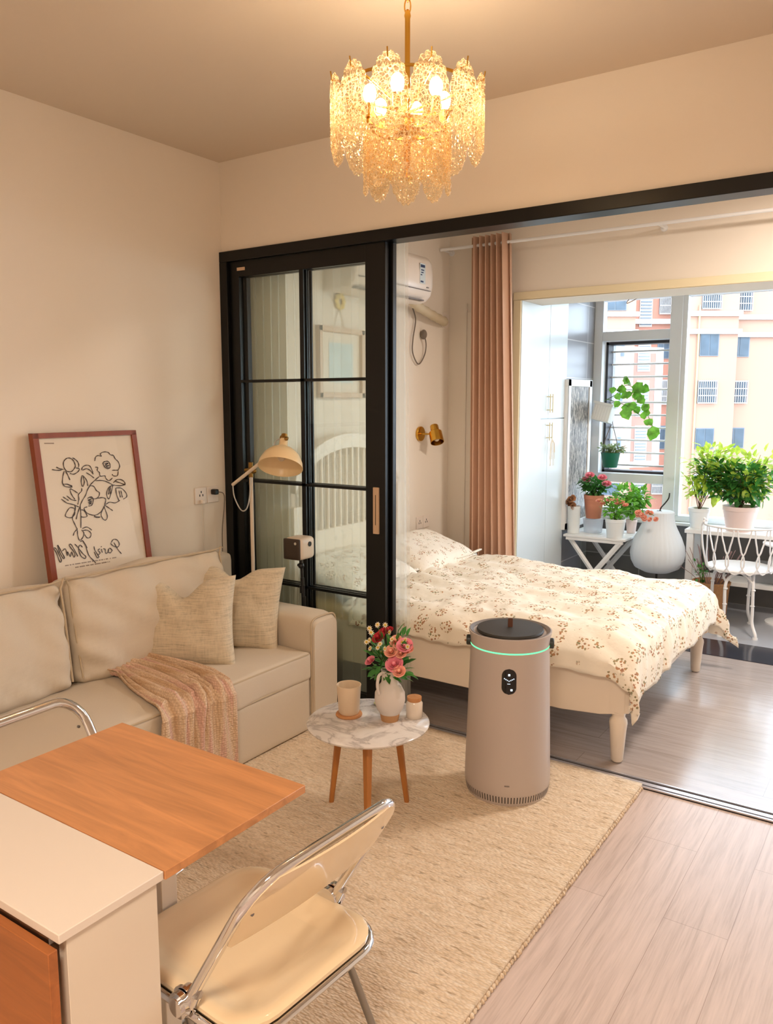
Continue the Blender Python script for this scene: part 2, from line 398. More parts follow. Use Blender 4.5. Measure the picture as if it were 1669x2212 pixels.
struct('wall_partition', box(XL, XR, YP, YP2, 2.40, HC), WALL)
struct('wall_bedroom_left', box(XB-.4, XB, YP2+.13, YB, 0, HC), WALL); struct('wall_curtain_recess', box(XL-.1, XL, YP2, YP2+.13, 0, HC), WALL)
b = box(XB, XO, YR, YB, 0, HC); b.box(XO, XR, YR, YB, 2.305, HC); struct('wall_bedroom_rear', b, WALL)
b = box(XO-.055, XR, YR-.012, YR, 2.305, 2.36); b.box(XO-.055, XO, YR-.012, YR, 0, 2.305); struct('trim_1', b, CREAMT, bevel=.002)
struct('trim_7', box(XO-.002, XO+.006, YR+.002, YB+.01, .004, 2.303), CABW)
struct('wall_balcony_left', box(-3.1, -2.42, 6.15, YW+.2, 0, 2.56), TILEW)
b = box(-2.42, XR, YW, YW+.2, 0, .60); struct('wall_balcony_low', b, TILEL)
struct('trim_2', box(-2.42, XR, YW-.05, YW+.2, .60, .625), WHITEP, bevel=.004)
# sliding-door head, jamb and floor track
b = box(XL, XR, YP-.02, YP2, 2.35, 2.405); struct('trim_3', b, BLACKF, bevel=.003)
struct('trim_4', box(XL, -3.19, YP-.02, YP2, 0, 2.35), BLACKF, bevel=.003)
b = M()
b.box(XL, XR, YP-.005, YP2, 0, .004)
TRK = mat('dark_track', (40, 36, 36), .3, metal=.6)
t_ = struct('trim_5', b, TRK)
b = M()
for y0, y1 in ((YP-.003, YP+.006), (YP+.018, YP+.042), (YP+.062, YP+.072)): b.box(XL, XR, y0, y1, .003, .010)
struct('track_rail', b, mat('satin_aluminium', (225, 222, 226), .3, metal=.7), t_)
def door_panel(name, x0, y, th):
    x1 = x0+1.015
    f = M(); z0, z1 = .012, 2.352; gx0, gx1 = x0+.065, x1-.115; gz0, gz1 = .09, 2.268
    f.box(x0, gx0, y, y+th, z0, z1); f.box(gx1, x1, y, y+th, z0, z1); f.box(gx0, gx1, y, y+th, gz1, z1); f.box(gx0, gx1, y, y+th, z0, gz0)
    d = struct(name, f, BLACKF, bevel=.003)
    bars = M()
    for yy in (y-.001, y+th-.008):
        bars.box(-2.702, -2.676, yy, yy+.009, gz0, gz1)
        for z in (1.716, 1.173, .623): bars.box(gx0, gx1, yy, yy+.009, z-.007, z+.007)
    bars.build('glazing_bars', BLACKF, d)
    M().add([(gx0, y+th/2, gz0), (gx1, y+th/2, gz0), (gx1, y+th/2, gz1), (gx0, y+th/2, gz1)], [(0, 1, 2, 3)]).build('glass_pane', GLASSD, d)
    return d, gx1, x1
d1, gx1, x1 = door_panel('door_1', -3.19, YP+.002, .032)
box(-2.242, -2.209, YP-.008, YP+.004, .955, 1.187).build('door_handle', PALEW, d1, bevel=.002)
box(-2.2265, -2.2245, YP-.010, YP-.007, 1.0, 1.15).build('handle_slot', BLACKF, d1)
box(-3.13, -3.075, YP-.003, YP+.004, 2.30, 2.316).build('small_tag', PALEW, d1)
d2, _, _ = door_panel('door_2', -3.172, YP+.042, .032)
# panel and conduit on the rear bedroom wall, beside the curtain
b = box(-2.838, -2.826, YR-.016, YR, .45, 2.31); b.box(-2.826, -2.46, YR-.006, YR, .42, 2.25); b.box(-2.826, -2.46, YR-.009, YR, 1.02, 1.026)
struct('trim_6', b, WALL, bevel=.002)
# balcony window: frame with a transom pane, a casement opening and a foot pane, then the big fixed pane
FR = mat('window_frame_metal', (232, 236, 240), .35)
def bar(b, x0, x1, z0, z1, y0=YW+.02, y1=YW+.11): b.box(x0, x1, y0, y1, z0, z1)
b = M(); bar(b, -2.42, -2.345, .625, 2.56); bar(b, -1.785, -1.69, .625, 2.56, YW, YW+.12); bar(b, -2.345, -1.785, 2.45, 2.56)
bar(b, -2.345, -1.785, 2.115, 2.195); bar(b, -2.345, -1.785, .925, 1.0); bar(b, -2.345, -1.785, .625, .70)
bar(b, -1.69, XR, 2.45, 2.56); bar(b, -1.69, XR, .625, .675); bar(b, .1, .19, .675, 2.45); bar(b, -1.69, -1.655, .675, 2.45)
w1 = struct('window_1', b, FR, bevel=.004)
for x0, x1, z0, z1 in ((-2.345, -1.785, 2.195, 2.45), (-2.345, -1.785, .70, .925), (-1.655, .1, .675, 2.45), (.19, XR, .675, 2.45)):
    box(x0, x1, YW+.06, YW+.066, z0, z1).build('window_pane', GLASSW, w1)
DKG = mat('dark_grille_frame', (48, 46, 50), .5)
g = M()
for x0, x1, z0, z1 in ((-2.345, -2.32, 1.0, 2.115), (-1.80, -1.785, 1.0, 2.115), (-2.345, -1.785, 2.09, 2.115), (-2.345, -1.785, 1.0, 1.02)): g.box(x0, x1, YW+.11, YW+.24, z0, z1)
g.build('grille_frame', DKG, w1)
for k in range(10):
    z = 1.06+k*.1085
    M().cyl((-2.345, YW+.22, z), (-1.785, YW+.22, z), .0085, n=8).build('security_bar', WHITEM, w1, smooth=True)
# casement swung outwards, hinged on the left
sx = M(); sx.x = Matrix.Translation((-2.32, YW+.26, 0)) @ Matrix.Rotation(radians(58), 4, 'Z')
for a in ((0, .05, -.02, .02, 1.02, 2.09), (.49, .54, -.02, .02, 1.02, 2.09), (.05, .49, -.02, .02, 2.04, 2.09), (.05, .49, -.02, .02, 1.02, 1.07)): sx.box(*a)
sa = sx.build('open_casement', FR, w1)
sx = M(); sx.x = Matrix.Translation((-2.32, YW+.26, 0)) @ Matrix.Rotation(radians(58), 4, 'Z'); sx.box(.05, .49, -.003, .003, 1.07, 2.04)
sx.build('casement_pane', GLASSW, sa)
M().tube(spline([(-2.0, 6.6, 2.56), (-2.02, 6.6, 2.50), (-2.10, 6.6, 2.40), (-2.0, 6.6, 2.44), (-1.9, 6.6, 2.50), (-1.87, 6.6, 2.56)]), .003, 6).build('ceiling_wire', GREYC, w1, smooth=True)

# ------------------------------------------------------------------ the block across the courtyard
PEACHW = mat('peach_render', (165, 127, 108), .9, var=.05, vscale=.3)
SALM = mat('salmon_render', (160, 110, 92), .9, var=.05, vscale=.3)
PALEL = mat('white_render', (186, 180, 176), .9)
PANE = mat('far_window_glass', (58, 72, 84), .35, var=.6, vscale=1.5)
FARF = mat('far_window_frame', (100, 108, 116), .5)
GR = -12
o = Vector((-sin(YAW)*50, cos(YAW)*50, GR))
bd = thing('apartment_building', 'peach rendered apartment block with barred windows across the courtyard', 'building', o, YAW)
def bpart(name, m, *boxes, parent=bd, **kw):
    b = M()
    for x0, x1, y0, y1, z0, z1 in boxes: b.box(x0, x1, y0, y1, z0-GR, z1-GR)
    return b.build(name, m, parent, world=False, **kw)
bpart('wall', PEACHW, (18.15, 21.56, 0, 8, GR, 16))
bpart('wall', PEACHW, (21.56, 44, .9, 8, GR, 16))
bpart('wall', SALM, (15.3, 18.15, 1.6, 8, GR, 16))
bpart('wall', PEACHW, (-2, 15.3, .2, 8, GR, 16))
for z in (5.95, 7.02):
    bpart('ledge', PALEL, (18.0, 21.72, -.2, .0, z-.18, z+.12), (21.56, 44, .7, .9, z-.3, z+.0), (-2, 15.45, 0, .2, z-.18, z+.1), (15.45, 18, 1.35, 1.6, z-.5, z-.2))
def far_window(u, z, wd, h, y, bars, louver=False):
    f = bpart('window', FARF if not louver else PALEL, (u-wd/2, u+wd/2, y-.06, y+.0, z-h/2, z+h/2), bevel=0)
    if louver:
        bpart('louvers', FARF, *[(u-wd/2+.06, u+wd/2-.06, y-.12, y-.06, z-h/2+.1+k*.2, z-h/2+.18+k*.2) for k in range(int((h-.2)/.2))], parent=f); return
    bpart('pane', PANE, (u-wd/2+.06, u-.03, y-.09, y-.06, z-h/2+.06, z+h/2-.06), (u+.03, u+wd/2-.06, y-.09, y-.06, z-h/2+.06, z+h/2-.06), parent=f)
    if bars:
        bs = [(u-wd/2+k*wd/9-.015, u-wd/2+k*wd/9+.015, y-.2, y-.17, z-h/2-.05, z+h/2+.05) for k in range(10)]
        bs += [(u-wd/2, u+wd/2, y-.2, y-.17, z+q*h/2-.025, z+q*h/2+.025) for q in (-1, -.33, .33, 1)]
        bpart('bars', PALEL, *bs, parent=f)
zs = [(7.9, 1.25, 1), (5.12, 1.35, 0), (2.26, 1.35, 1), (-.61, 1.3, 0), (-3.5, 1.3, 1), (-6.4, 1.3, 1), (11, 1.3, 0)]
for z, h, br in zs:
    far_window(19.82, z, 1.16, h, 0, br); far_window(22.03, z, 1.3, h, .9, br); far_window(26.4, z, 1.3, h, .9, br); far_window(30, z, 1.3, h, .9, br)
    far_window(17.55, z, .75, 1.5, 1.6, br); far_window(14.0, z-.3, 1.4, .8, .2, 0); far_window(10.5, z, 1.4, 1.3, .2, br)
    far_window(16.35, z-.4, .8, 2.3, 1.6, 0, True)
for u in (19.1,):
    b = M(); b.cyl((u, -.12, 0), (u, -.12, 19.5), .06, n=8); b.build('drain_pipe', mat('yellow_pipe', (186, 170, 110), .6), bd, world=False)
struct('ground', box(-90, 60, 8, 120, GR-.2, GR), mat('courtyard_paving', (120, 118, 112), .9, var=.1, vscale=.5))
# lower storeys and outer skin of our own building are outside the picture
# ------------------------------------------------------------------ bedroom
# air conditioner
prof = [(XB, 2.30), (XB+.13, 2.295), (XB+.18, 2.31), (XB+.215, 2.345), (XB+.23, 2.40), (XB+.232, 2.48), (XB+.225, 2.55), (XB+.20, 2.588), (XB+.15, 2.60), (XB, 2.60)]
ac = thing('air_conditioner', 'white split air conditioner high on the bedroom wall', 'air conditioner', (XB, 4.22, 2.25))
b = M(); n = len(prof)
def acp(u, v): pass
ends = [(3.965, .86), (3.975, .95), (3.99, 1), (4.79, 1), (4.825, .97), (4.845, .90), (4.855, .78)]
cx, cz = XB+.10, 2.45
vs = []; fs = []
DY, DZ = -.195, -.055
for y, k in ends:
    for (x, z) in prof: vs.append((XB+(x-XB)*k, y+DY, cz+(z-cz)*k+DZ))
for i in range(len(ends)-1):
    for j in range(n-1): fs.append((i*n+j, i*n+j+1, (i+1)*n+j+1, (i+1)*n+j))
fs += [tuple(range(n)), tuple(range((len(ends)-1)*n, len(ends)*n))]
b.add(vs, fs); b.build('casing', ACW, ac, smooth=True)
box(XB+.178, XB+.212, 3.80, 4.545, 2.253, 2.261).build('air_flap', PURIG, ac)
box(XB+.223, XB+.2345, 3.80, 4.595, 2.317, 2.320).build('panel_seam', PURIG, ac)
lb = box(XB+.2315, XB+.2335, 4.46, 4.525, 2.355, 2.48).build('energy_label', mat('pale_label', (214, 226, 232), .5), ac)
b = M()
for z0, z1, y0, y1 in ((2.455, 2.472, 4.467, 4.518), (2.405, 2.412, 4.467, 4.485), (2.420, 2.427, 4.472, 4.50), (2.435, 2.442, 4.472, 4.508), (2.362, 2.372, 4.467, 4.50)): b.box(XB+.2335, XB+.2345, y0, y1, z0, z1)
b.build('label_marks', mat('label_blue_ink', (40, 60, 100), .6), lb)
box(XB+.226, XB+.2335, 4.545, 4.57, 2.335, 2.340).build('maker_mark', PURIG, ac)
b = M(); P = spline([(XB+.10, 4.56, 2.27), (XB+.10, 4.66, 2.235), (XB+.07, 4.90, 2.20), (XB+.04, 5.10, 2.18), (XB-.01, 5.17, 2.19)], 8)
b.tube(P, [.031+.003*sin(i*1.7) for i in range(len(P))], 12); b.build('wrapped_hose', HOSE, ac, smooth=True)
b = M(); b.lathe([(.030, 0), (.058, 0), (.058, .006), (.030, .006)], n=24, cap=False)
for i in range(len(b.v)): x, y, z = b.v[i]; b.v[i] = (XB+z, 5.185+x, 2.193+y)
b.build('hose_collar', ACW, ac, smooth=True)
b = M(); b.tube(spline([(XB+.06, 4.62, 2.26), (XB+.02, 4.75, 2.17), (XB+.02, 4.72, 2.04), (XB+.02, 4.715, 1.94), (XB+.02, 4.79, 1.865), (XB+.02, 4.87, 1.93), (XB+.03, 4.875, 2.0), (XB+.035, 4.85, 2.05)]), .0045, 6)
b.build('power_cord', GREYC, ac, smooth=True)
b = M(); b.ell((XB+.025, 4.85, 2.07), (.024, .022, .034)); b.build('plug', GREYC, ac, smooth=True)
# wall socket by the bed
so_ = thing('wall_socket', 'white double wall socket above the far bed pillow', 'wall socket', (XB, 4.885, .745))
box(XB, XB+.008, 4.80, 4.885, .70, .79).build('face_plate', ACW, so_, bevel=.003); box(XB, XB+.008, 4.889, 4.974, .70, .79).build('face_plate', ACW, so_, bevel=.003)
b = M()
for y in (4.842, 4.931):
    for dy, dz in ((-.012, 0), (.012, 0), (0, .016)): b.box(XB+.008, XB+.009, y+dy-.003, y+dy+.003, .742+dz-.006, .742+dz+.006)
b.build('pin_holes', BLACKP, so_)
# brass sconce
sc = thing('wall_sconce', 'brass wall sconce with a tilted cylinder head over the bed', 'wall lamp', (XB, 4.84, 1.382))
M().cyl((XB, 4.84, 1.382), (XB+.018, 4.84, 1.382), .052, n=28).build('wall_plate', BRASS, sc, smooth=True, bevel=.003)
M().cyl((XB+.01, 4.84, 1.382), (XB+.09, 4.87, 1.380), .006, n=10).build('arm', BRASS, sc, smooth=True)
hd = M(); ax = Vector((.42, -.35, -.84)).normalized(); c0 = Vector((XB+.105, 4.885, 1.392))
hd.x = Matrix.Translation(c0) @ ax.to_track_quat('Z', 'Y').to_matrix().to_4x4()
hd.lathe([(.0, -.055), (.028, -.055), (.030, -.05), (.030, -.012), (.046, .0), (.048, .08), (.044, .08), (.042, .005), (0, .0)], n=28, cap=False); hd.build('lamp_head', BRASS, sc, smooth=True)
hb = M(); hb.x = hd.x; hb.ell((0, 0, .045), (.022, .022, .026)); hb.build('bulb', LAMPIN, sc, smooth=True)
# picture and its sun-shaped hook, seen through the glass
pc = thing('framed_picture', 'pale wooden framed blue print above the headboard behind the glass', 'picture', (XB, 3.91, 1.84))
b = M(); y0, y1, z0, z1 = 3.69, 4.14, 1.63, 2.045
for a in ((y0, y1, z1-.03, z1), (y0, y1, z0, z0+.03), (y0, y0+.03, z0, z1), (y1-.03, y1, z0, z1)): b.box(XB, XB+.03, *a)
b.build('frame', PALEW, pc, bevel=.002); box(XB, XB+.008, y0+.03, y1-.03, z0+.03, z1-.03).build('mount', PAPER, pc)
box(XB+.008, XB+.010, y0+.11, y1-.10, z0+.09, z1-.09).build('print', PAPERB, pc)
hk = thing('wall_hook', 'small yellow flower shaped hook above the framed blue print', 'hook', (XB, 3.91, 2.19))
b = M()
for k in range(8): b.ell((XB+.012, 3.91+.035*cos(k*pi/4), 2.20+.035*sin(k*pi/4)), (.01, .018, .018), 10, 6)
b.build('flower_head', mat('pale_yellow', (240, 214, 130), .7), hk, smooth=True)
b = M(); b.cyl((XB+.006, 3.91, 2.17), (XB+.006, 3.86, 2.05), .0025, n=6); b.cyl((XB+.006, 3.91, 2.17), (XB+.006, 3.96, 2.05), .0025, n=6); b.build('cord', WCORD, hk, smooth=True)
# bed
BX0, BX1, BY0, BY1 = -2.93, -.99, 3.375, 4.90
bed = thing('bed', 'white wooden bed with arched spindle headboard and turned legs', 'bed', ((BX0+BX1)/2, 4.13, 0))
BEDP = mat('bed_white_paint', (240, 226, 208), .4)
hbm = M(); yh = 3.915; yc = 4.13
def arch(y, top, bot): return bot+(top-bot)*sqrt(max(0, 1-((y-yh)/.56)**2))
hbm.box(BX0, BX0+.05, BY0-.02, BY0+.05, 0, 1.02); hbm.box(BX0, BX0+.05, 4.41, 4.46, 0, 1.08)
pts = [(yh-.53+1.06*i/28) for i in range(29)]
vs = []
for y in pts:
    zt, zb = arch(y, 1.42, 1.06), arch(y, 1.33, .98)
    vs += [(BX0, y, zb), (BX0, y, zt), (BX0+.04, y, zt), (BX0+.04, y, zb)]
fs = [(i*4+k, (i+1)*4+k, (i+1)*4+(k+1) % 4, i*4+(k+1) % 4) for i in range(28) for k in range(4)]+[(0, 1, 2, 3), (112, 113, 114, 115)]
hbm.add(vs, fs); hbm.box(BX0, BX0+.035, BY0, 4.44, .42, .86)
hb_ = hbm.build('headboard', BEDP, bed, bevel=.004)
for i in range(17):
    y = BY0+.08+i*(.96)/16
    M().cyl((BX0+.02, y, .85), (BX0+.02, y, arch(y, 1.33, .98)+.01), .013, n=8).build('spindle', BEDP, hb_, smooth=True)
for y in (BY0, BY1-.028):
    b = M(); poly = [(BX0+.05, .20), (-1.30, .20), (-1.12, .215), (BX1, .245), (BX1, .425), (BX0+.05, .425)]
    b.prism(poly, y, y+.028, 'y'); b.build('side_rail', BEDP, bed, bevel=.004)
box(BX1-.028, BX1, BY0+.028, BY1-.028, .275, .42).build('foot_rail', BEDP, bed, bevel=.004)
for x, y in ((BX1-.055, BY0+.03), (BX1-.055, BY1-.03), (BX0+.03, BY0+.03), (BX0+.03, BY1-.03)):
    b = M(); b.rbox((x, y, .33), (.036, .034, .10), .006, 4)
    b.lathe([(.022, .005), (.027, .012), (.036, .15), (.040, .185), (.038, .20), (.029, .212), (.029, .225), (.035, .24)], (x, y, 0), 20)
    b.build('leg', BEDP, bed, smooth=True)
M().box(BX0+.05, BX1-.03, BY0+.03, BY1-.03, .30, .36).build('slat_base', BEDP, bed)
mt = M(); mt.rbox(((BX0+.06+BX1-.035)/2, yc, .435), ((BX1-.035-BX0-.06)/2, .735, .072), .05, 12)
tag(mt.build('mattress', SHEET, smooth=True, weld=True), 'ochre sheeted mattress under the floral duvet', 'mattress')
# duvet: a cloth of flat coordinates (s along the bed, t across) folded down over the edges
def duvet_pt(u, v):
    s = lerp(-2.50, -.985+.185, u); tt = lerp(3.345-.072, 4.92+.23, v)
    s += .03*sin(v*9)*(1-u)**4
    xe, y0e, y1e = -.985, 3.345, 4.915
    ds = max(0, s-xe); dn = max(0, y0e-tt); df = max(0, tt-y1e)
    x = min(s, xe); y = min(max(tt, y0e), y1e)
    inx = max(0, xe-s); iny = min(tt-y0e, 9) if tt > y0e else 0; iny2 = y1e-tt if tt < y1e else 0
    e = min(inx, .22)/.22; e2 = min(max(0, iny), .20)/.20; e3 = min(max(0, iny2), .2)/.2
    top = .565-.055*(1-e)**2-.075*(1-e2)**2.2-.045*(1-e3)**2
    if u < .06: top -= .0
    dy_ = dn if dn > 0 else df
    drop = max(ds, dy_)+(.6 if dn > 0 else .5)*min(ds, dy_)
    z = top-drop*.96
    out = .016*min(1, drop*10)
    if ds > 0: x += out+.05*ds
    if dn > 0: y -= out+.02*dn-.015*min(1, ds*5)
    if df > 0:
        y += out+.12*df+.25*min(ds, df); x += .60*min(ds, df) if ds > 0 else 0
    # folds
    if ds > 0 or inx < .3:
        k = min(1, ds/.08) if ds > 0 else 0
        rf = noise.noise(Vector((tt*11+s*5, s*1.2, 4)))+.6*noise.noise(Vector((tt*27+s*9, s*2, 8))); x += .022*k*rf; z += .020*(1-inx/.3 if inx < .3 else 0)*rf
    if dn > 0: y += .006*sin(s*38+2*sin(s*7))*min(1, dn/.05)
    p = Vector((s*2.2, tt*2.2, 3.1)); nn = noise.noise(p); n2 = noise.noise(p*3.4+Vector((5, 2, 1))); n3 = noise.noise(Vector((s*3+tt*9, tt*3-s*2, 0)))
    z += .026*nn+.016*n2+.018*n3+.006*noise.noise(Vector((s*22, tt*15, 2)))
    return (x, y, z)
dv = M(); dv.grid(duvet_pt, 120, 110)
dvo = dv.build('duvet', FLORAL, smooth=True, solid=.016)
tag(dvo, 'cream floral duvet spread over the bed with its corners hanging', 'duvet')
fold = M()
def fold_pt(u, v):
    tt = lerp(3.36, 4.88, v); a = u*pi*1.1
    s = -2.50+.02*sin(v*9)-.045*sin(a); z = .575+.028*cos(a)-.012+.012*noise.noise(Vector((tt*3, a, 0)))
    if tt < 3.56: z -= .06*((3.56-tt)/.2)**2
    return (s, tt, z)
fold.grid(fold_pt, 10, 50); fold.build('turned_edge', FLORAL, dvo, smooth=True, solid=.01)
def pillow(name, m, wd, ht, th, origin, right, up, seed, parent=None, chop=0, corner=.10, amp=.012, label=None, cat=None, group=None, fl=.5):
    R = Vector(right).normalized(); U = Vector(up).normalized(); N = R.cross(U); N.normalize(); U = N.cross(R)
    b = M(); n = 34
    for sg in (-1, 1):
        def fn(u, v):
            a = sin(pi/2*(2*u-1)); c = sin(pi/2*(2*v-1))
            px = a*wd/2*(1-corner*(1-c*c)); py = c*ht/2*(1-corner*(1-a*a))
            if chop: py -= chop*exp(-((a+.05)/.30)**2)*max(0, c)**1.3
            t = th/2*((1-a**4)*(1-c**4))**fl*(1-.25*chop/.08*exp(-(a/.25)**2)*max(0, c) if chop else 1)
            q = noise.noise(Vector((a*1.7+seed, c*1.7, sg)))*amp+noise.noise(Vector((a*5+seed, c*5, sg*2)))*amp*.45
            edge = (1-a**6)*(1-c**6)
            # creases running from the corners
            cr = 0
            for ca, cc in ((-1, -1), (1, -1), (-1, 1), (1, 1)):
                dx, dy = a-ca, c-cc; dd = hypot(dx, dy); an = atan2(dy*cc, dx*ca); cr += sin(an*14+seed)*exp(-dd*3.2)*.007
            t = t+(q+cr)*edge
            p = Vector(origin)+R*px+U*py+N*(sg*max(0, t))
            return tuple(p)
        b.grid(fn, n, n)
    o = b.build(name, m, parent, smooth=True)
    if label: tag(o, label, cat, group)
    return o
pillow('bed_pillow', FLORALB, .72, .46, .17, (-2.70, 4.45, .62), (0, 1, 0), (-.93, 0, .30), 3, label='cream floral pillow at the far side of the bed head', cat='pillow', corner=.05)
pillow('bed_pillow', FLORALB, .70, .46, .17, (-2.72, 3.74, .62), (0, 1, 0), (-.93, 0, .30), 8, label='cream floral pillow seen through the glass door', cat='pillow', corner=.05)
# curtain rod, pink curtain, sheer curtain
rd = thing('curtain_rod', 'white curtain rod along the top of the rear bedroom wall', 'curtain rod', (-.6, 5.10, 2.677))
M().cyl((XB+.01, 5.10, 2.677), (XR-.01, 5.10, 2.677), .011, n=10).build('pole', WHITEM, rd, smooth=True)
for x in (XB+.02, -1.45, .4):
    b = M(); b.cyl((x, 5.10, 2.677), (x, YR-.004, 2.677), .007, n=8); b.cyl((x, YR-.008, 2.677), (x, YR-.001, 2.677), .022, n=16); b.build('bracket', WHITEM, rd, smooth=True)
def curt_pt(x0a, x1a, x0b, x1b, y, zt, zb, n, amp, ph=0):
    def fn(u, v):
        x0, x1 = lerp(x0a, x0b, v), lerp(x1a, x1b, v); a = u*n*2*pi+ph
        return (lerp(x0, x1, u)+.25*(x1-x0)/n*sin(2*a)*.4, y+amp*(1-.25*v)*sin(a)+.01*sin(u*5+v*2), lerp(zt, zb, v))
    return fn
c = M(); c.grid(curt_pt(-2.72, -2.43, -2.71, -2.335, 5.10, 2.735, .02, 6.5, .050), 170, 14)
cu = c.build('curtain', CURT, smooth=True, solid=.003); tag(cu, 'dusty pink pleated curtain drawn to the left of the balcony opening', 'curtain')
s = M(); s.grid(curt_pt(-3.22, -2.74, -3.22, -2.74, 3.34, 2.80, .02, 8, .014), 190, 6)
s.grid(curt_pt(-2.74, -2.14, -2.74, -2.12, 3.335, 2.80, .02, 5, .008), 120, 6)
s.grid(curt_pt(-2.20, -2.12, -2.18, -2.10, 3.335, 2.80, .02, 2, .010), 70, 6)
sh = s.build('sheer_curtain', SHEER, smooth=True); tag(sh, 'white sheer curtain hanging behind the sliding glass door', 'curtain')
# ------------------------------------------------------------------ balcony
cb = thing('tall_cabinet', 'tall white gloss cabinet with gold handles at the balcony end', 'cabinet', (-2.7, 5.88, 0))
box(-2.95, -2.425, 5.625, 6.14, 0, 2.5).build('body', CABW, cb)
for (z0, z1, hz0, hz1) in ((1.482, 2.48, 1.525, 1.665), (.08, 1.476, 1.315, 1.45)):
    for y0, y1, hy in ((5.63, 5.778, 5.755), (5.782, 6.136, 5.805)):
        d = box(-2.425, -2.407, y0, y1, z0, z1).build('cabinet_door', CABW, cb, bevel=.002)
        b = M(); b.cyl((-2.380, hy, hz0), (-2.380, hy, hz1), .005, n=8); b.cyl((-2.407, hy, hz0+.02), (-2.380, hy, hz0+.02), .004, n=6); b.cyl((-2.407, hy, hz1-.02), (-2.380, hy, hz1-.02), .004, n=6)
        b.build('door_handle', mat('pale_gold', (226, 214, 178), .3, metal=.6), d, smooth=True)
tassel = M()
for k in range(14):
    a = k*.45; tassel.tube([(-2.377, 5.80, 1.33), (-2.372, 5.80+.04*cos(a), 1.29), (-2.372, 5.80+.05*cos(a), 1.22-.05*(k % 3))], .002, 4)
tag(tassel.build('tassel', mat('cream_thread', (238, 226, 204), .9), smooth=True), 'cream tassel hanging from the cabinet handle', 'tassel')
# tall framed panel leaning on the tiled wall
fp = thing('framed_picture', 'tall narrow white framed panel with a grey branch pattern', 'picture', (-2.40, 6.37, .575))
b = M()
for a in ((6.11, 6.64, 1.73, 1.785), (6.11, 6.64, .575, .63), (6.11, 6.165, .575, 1.785), (6.585, 6.64, .575, 1.785)): b.box(-2.41, -2.375, *a)
b.build('frame', WHITEP, fp, bevel=.003)
t = NT('branch_pattern'); v = t.coord((1, 9, 1.6)); nn = t.noise(v, 6, 7, .7, 1.6)
t.base(t.ramp(nn, [(.42, lin((70, 68, 68))), (.5, lin((130, 126, 122))), (.58, lin((216, 208, 200)))])); t.b.inputs['Roughness'].default_value = .5
box(-2.40, -2.382, 6.16, 6.59, .62, 1.74).build('patterned_print', t.m, fp)
# folding table
ft = thing('folding_table', 'small white folding table with crossed legs below the balcony window', 'table', (-2.11, 6.28, 0))
tb = M()
for k in range(6): tb.box(-2.365, -1.865, 6.055+k*.078, 6.055+k*.078+.072, .535, .552)
tb.box(-2.345, -1.885, 6.06, 6.085, .51, .535); tb.box(-2.345, -1.885, 6.49, 6.515, .51, .535); tb.build('tabletop', WHITEP, ft, bevel=.002)
for y in (6.08, 6.48):
    for x0, x1 in ((-2.33, -1.92), (-1.90, -2.31)):
        yy = y+(.012 if x0 < x1 else -.012)
        b = M(); b.tube([(x0, yy, .53), (x1, yy, .0)], .020, 4, flat=.5, up=(1, 0, 0)); b.build('leg', WHITEP, ft)
# pots
def rnd(a, b): return random.uniform(a, b)
def leaf(b, p, d, ln, wd, up=None, droop=.2):
    d = Vector(d).normalized(); s = d.cross(Vector(up) if up else Vector((rnd(-.3, .3), rnd(-.3, .3), 1)))
    if s.length < .01: s = Vector((1, 0, 0))
    s.normalize(); n = s.cross(d); p = Vector(p)
    pts = [p, p+d*ln*.3+s*wd*.5+n*wd*.12, p+d*ln*.68+s*wd*.42-n*ln*droop*.25+n*wd*.1, p+d*ln-n*ln*droop*.6, p+d*ln*.68-s*wd*.42-n*ln*droop*.25+n*wd*.1, p+d*ln*.3-s*wd*.5+n*wd*.12, p+d*ln*.32-n*wd*.02, p+d*ln*.68-n*ln*droop*.3]
    b.add([tuple(q) for q in pts], [(0, 1, 6), (0, 6, 5), (1, 2, 7, 6), (6, 7, 4, 5), (2, 3, 7), (7, 3, 4)])
def bush(parent, base, c, r, n, ln, m, seed, stems=6, ratio=.55, name='foliage', sm=STEMG):
    random.seed(seed); b = M(); st = M(); base = Vector(base); c = Vector(c); r = Vector(r) if not isinstance(r, (int, float)) else Vector((r, r, r))
    tips = []
    for k in range(stems):
        a = k*2*pi/stems+rnd(-.4, .4); q = c+Vector((r.x*.75*cos(a)*rnd(.4, 1), r.y*.75*sin(a)*rnd(.4, 1), r.z*rnd(-.2, .75)))
        mid = base.lerp(q, .5)+Vector((0, 0, .02)); P = spline([base+Vector((rnd(-.01, .01), rnd(-.01, .01), 0)), mid, q], 4); tips.append(P)
        st.tube(P, [.0035*(1-i/len(P)*.6) for i in range(len(P))], 5)
    for k in range(n):
        if k % 3:
            P = random.choice(tips); p = P[random.randrange(len(P)//3, len(P))]; p = p+Vector((rnd(-1, 1)*r.x, rnd(-1, 1)*r.y, rnd(-1, 1)*r.z))*.42
        else:
            u = Vector((rnd(-1, 1), rnd(-1, 1), rnd(-1, 1)))
            while u.length > 1: u = Vector((rnd(-1, 1), rnd(-1, 1), rnd(-1, 1)))
            p = c+Vector((u.x*r.x, u.y*r.y, u.z*r.z))
        d = (p-c)*.8+Vector((rnd(-.5, .5)*r.x, rnd(-.5, .5)*r.x, rnd(-.35, .6)*r.x)); l_ = ln*rnd(.65, 1.25)
        leaf(b, p, d, l_, l_*ratio)
    b.build(name, m, parent, smooth=True); st.build('stems', sm, parent, smooth=True)
